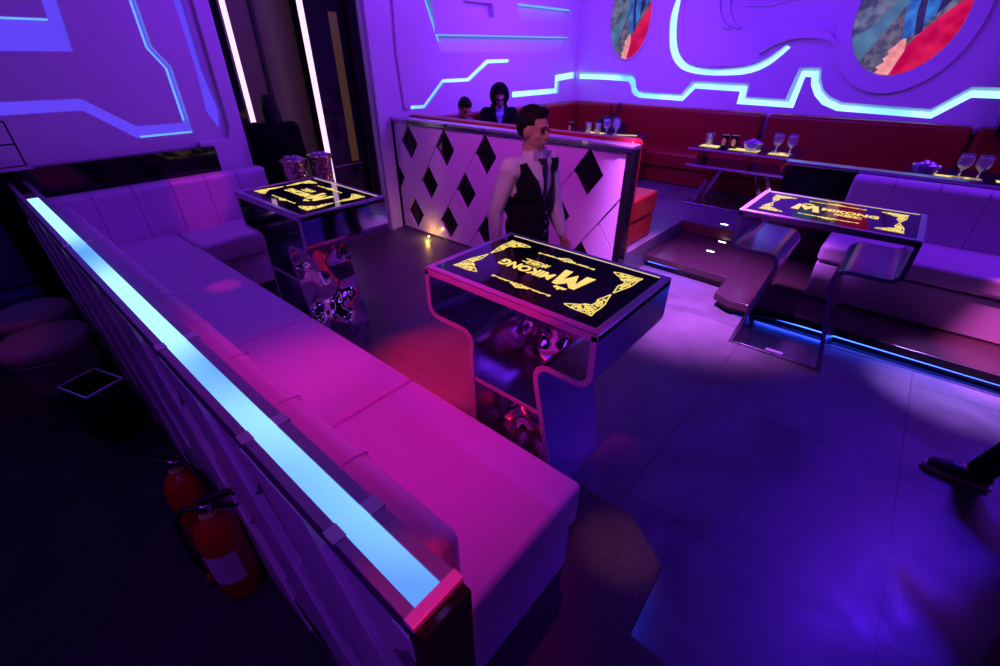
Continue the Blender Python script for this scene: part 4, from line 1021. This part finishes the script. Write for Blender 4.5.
    if glasses:
        g = MB()
        for s in (-1, 1):
            g.tube([H((s * .034 + .024 * math.cos(a), .100, .002 + .017 * math.sin(a))) for a in [i * PI / 8 for i in range(16)]], .0022, 6, True)
            g.tube([H((s * .058, .098, .006)), H((s * .078, .05, .008)), H((s * .080, -.01, .004))], .002, 6)
        g.tube([H((-.010, .102, .004)), H((.010, .102, .004))], .002, 6)
        g.build('glasses', M['rubber'], T)
    return T

# waiter walking to the right between the table and the lattice
JW = dict(pelvis=(0, 0, .93), chest=(0, .01, 1.22), neck=(0, .010, 1.385), head=(0, .025, 1.54),
          sh_r=(.175, -.005, 1.335), el_r=(.225, -.08, 1.09), wr_r=(.225, -.08, .85), hd_r=(0, .15, 0), th_r=(0, 1, .1),
          sh_l=(-.175, .02, 1.335), el_l=(-.22, .05, 1.08), wr_l=(-.205, .14, .87), hd_l=(0, .1, -.3), th_l=(.3, 1, .4),
          hp_r=(.09, 0, .88), kn_r=(.09, .16, .50), an_r=(.09, .22, .085), to_r=(.09, .36, .045),
          hp_l=(-.09, 0, .88), kn_l=(-.09, .03, .49), an_l=(-.09, -.20, .10), to_l=(-.09, -.06, .045))
wt = person('waiter with black hair in white shirt and black vest walking before the lattice partition', (-1.84, 2.42, 0), -PI / 2 - .02, JW, yaw=.10, pitch=-.06,
       top=M['shirt'], vest=True, legs=M['trousers'], shoe=M['shoe'], voxel=.0075)
wt.scale = (1.05, 1.05, 1.05)
# seated hooded person in the rear booth
def seated(z0, lean=.0, dh=.0):
    return dict(pelvis=(0, 0, z0 + .10), chest=(0, .04 + lean, z0 + .40 - dh * .5), neck=(0, .07 + lean * 1.5, z0 + .575 - dh), head=(0, .12 + lean * 2, z0 + .72 - dh),
                sh_r=(.18, .05 + lean, z0 + .52 - dh), el_r=(.24, .16, z0 + .30 - dh * .6), wr_r=(.12, .36, z0 + .26), hd_r=(-.3, .2, 0), th_r=(-.2, 0, 1),
                sh_l=(-.18, .05 + lean, z0 + .52 - dh), el_l=(-.24, .16, z0 + .30 - dh * .6), wr_l=(-.12, .36, z0 + .26), hd_l=(.3, .2, 0), th_l=(.2, 0, 1),
                hp_r=(.1, .04, z0 + .10), kn_r=(.12, .48, z0 + .08), an_r=(.12, .50, .365), to_r=(.12, .63, .322),
                hp_l=(-.1, .04, z0 + .10), kn_l=(-.12, .48, z0 + .08), an_l=(-.12, .50, .365), to_l=(-.12, .63, .322))
person('person in black hooded coat and glasses seated in the rear booth, looking down', (-4.62, 5.32, 0), -PI / 2 - .75, seated(.79), yaw=0, pitch=-.30,
       top=M['blueshirt'], jacket=M['coat'], legs=M['trousers'], shoe=M['shoe'], hood=True, glasses=True)
person('person with short black hair and speckled shirt seated with head bowed behind the partition', (-4.80, 4.62, 0), -PI / 2 - .15, seated(.80, .06, .09), yaw=-.1, pitch=-.62,
       top=M['check'], legs=M['trousers'], shoe=M['shoe'])
# figure in black in the doorway, seen from behind
JB = dict(pelvis=(0, 0, .90), chest=(0, .0, 1.15), neck=(0, .01, 1.33), head=(0, .04, 1.47),
          sh_r=(.165, 0, 1.27), el_r=(.20, .02, 1.02), wr_r=(.17, .12, .84), th_r=(0, 1, .1),
          sh_l=(-.165, 0, 1.27), el_l=(-.20, .02, 1.02), wr_l=(-.17, .12, .84), th_l=(0, 1, .1),
          hp_r=(.09, 0, .85), kn_r=(.09, .02, .48), an_r=(.09, 0, .085), to_r=(.09, .13, .045),
          hp_l=(-.09, 0, .85), kn_l=(-.09, .02, .48), an_l=(-.09, 0, .085), to_l=(-.09, .13, .045))
person('figure in black coat with dark hair standing with back turned in the doorway', (-5.0, 2.26, .08), PI * .35, JB,
       top=M['vest'], jacket=M['coat'], legs=M['trousers'], shoe=M['shoe'], long_hair=True)
# walking person whose front shoe enters the frame on the right
JR = dict(pelvis=(0, 0, .92), chest=(0, .03, 1.22), neck=(0, .04, 1.40), head=(0, .07, 1.55),
          sh_r=(.185, 0, 1.34), el_r=(.24, -.12, 1.10), wr_r=(.24, -.10, .86), th_r=(0, 1, .1),
          sh_l=(-.185, .02, 1.34), el_l=(-.24, .10, 1.10), wr_l=(-.22, .28, .94), th_l=(0, 1, .1),
          hp_r=(.09, 0, .88), kn_r=(.09, .26, .53), an_r=(.09, .38, .095), to_r=(.09, .52, .045),
          hp_l=(-.09, 0, .88), kn_l=(-.09, -.02, .49), an_l=(-.09, -.32, .14), to_l=(-.09, -.19, .05))
person('walking person in dark trousers whose dark shoe steps in at the right edge', (1.25, 2.86, 0), PI / 2 + .02, JR,
       top=M['vest'], jacket=M['coat'], legs=M['trousers'], shoe=M['shoe'], voxel=.009)
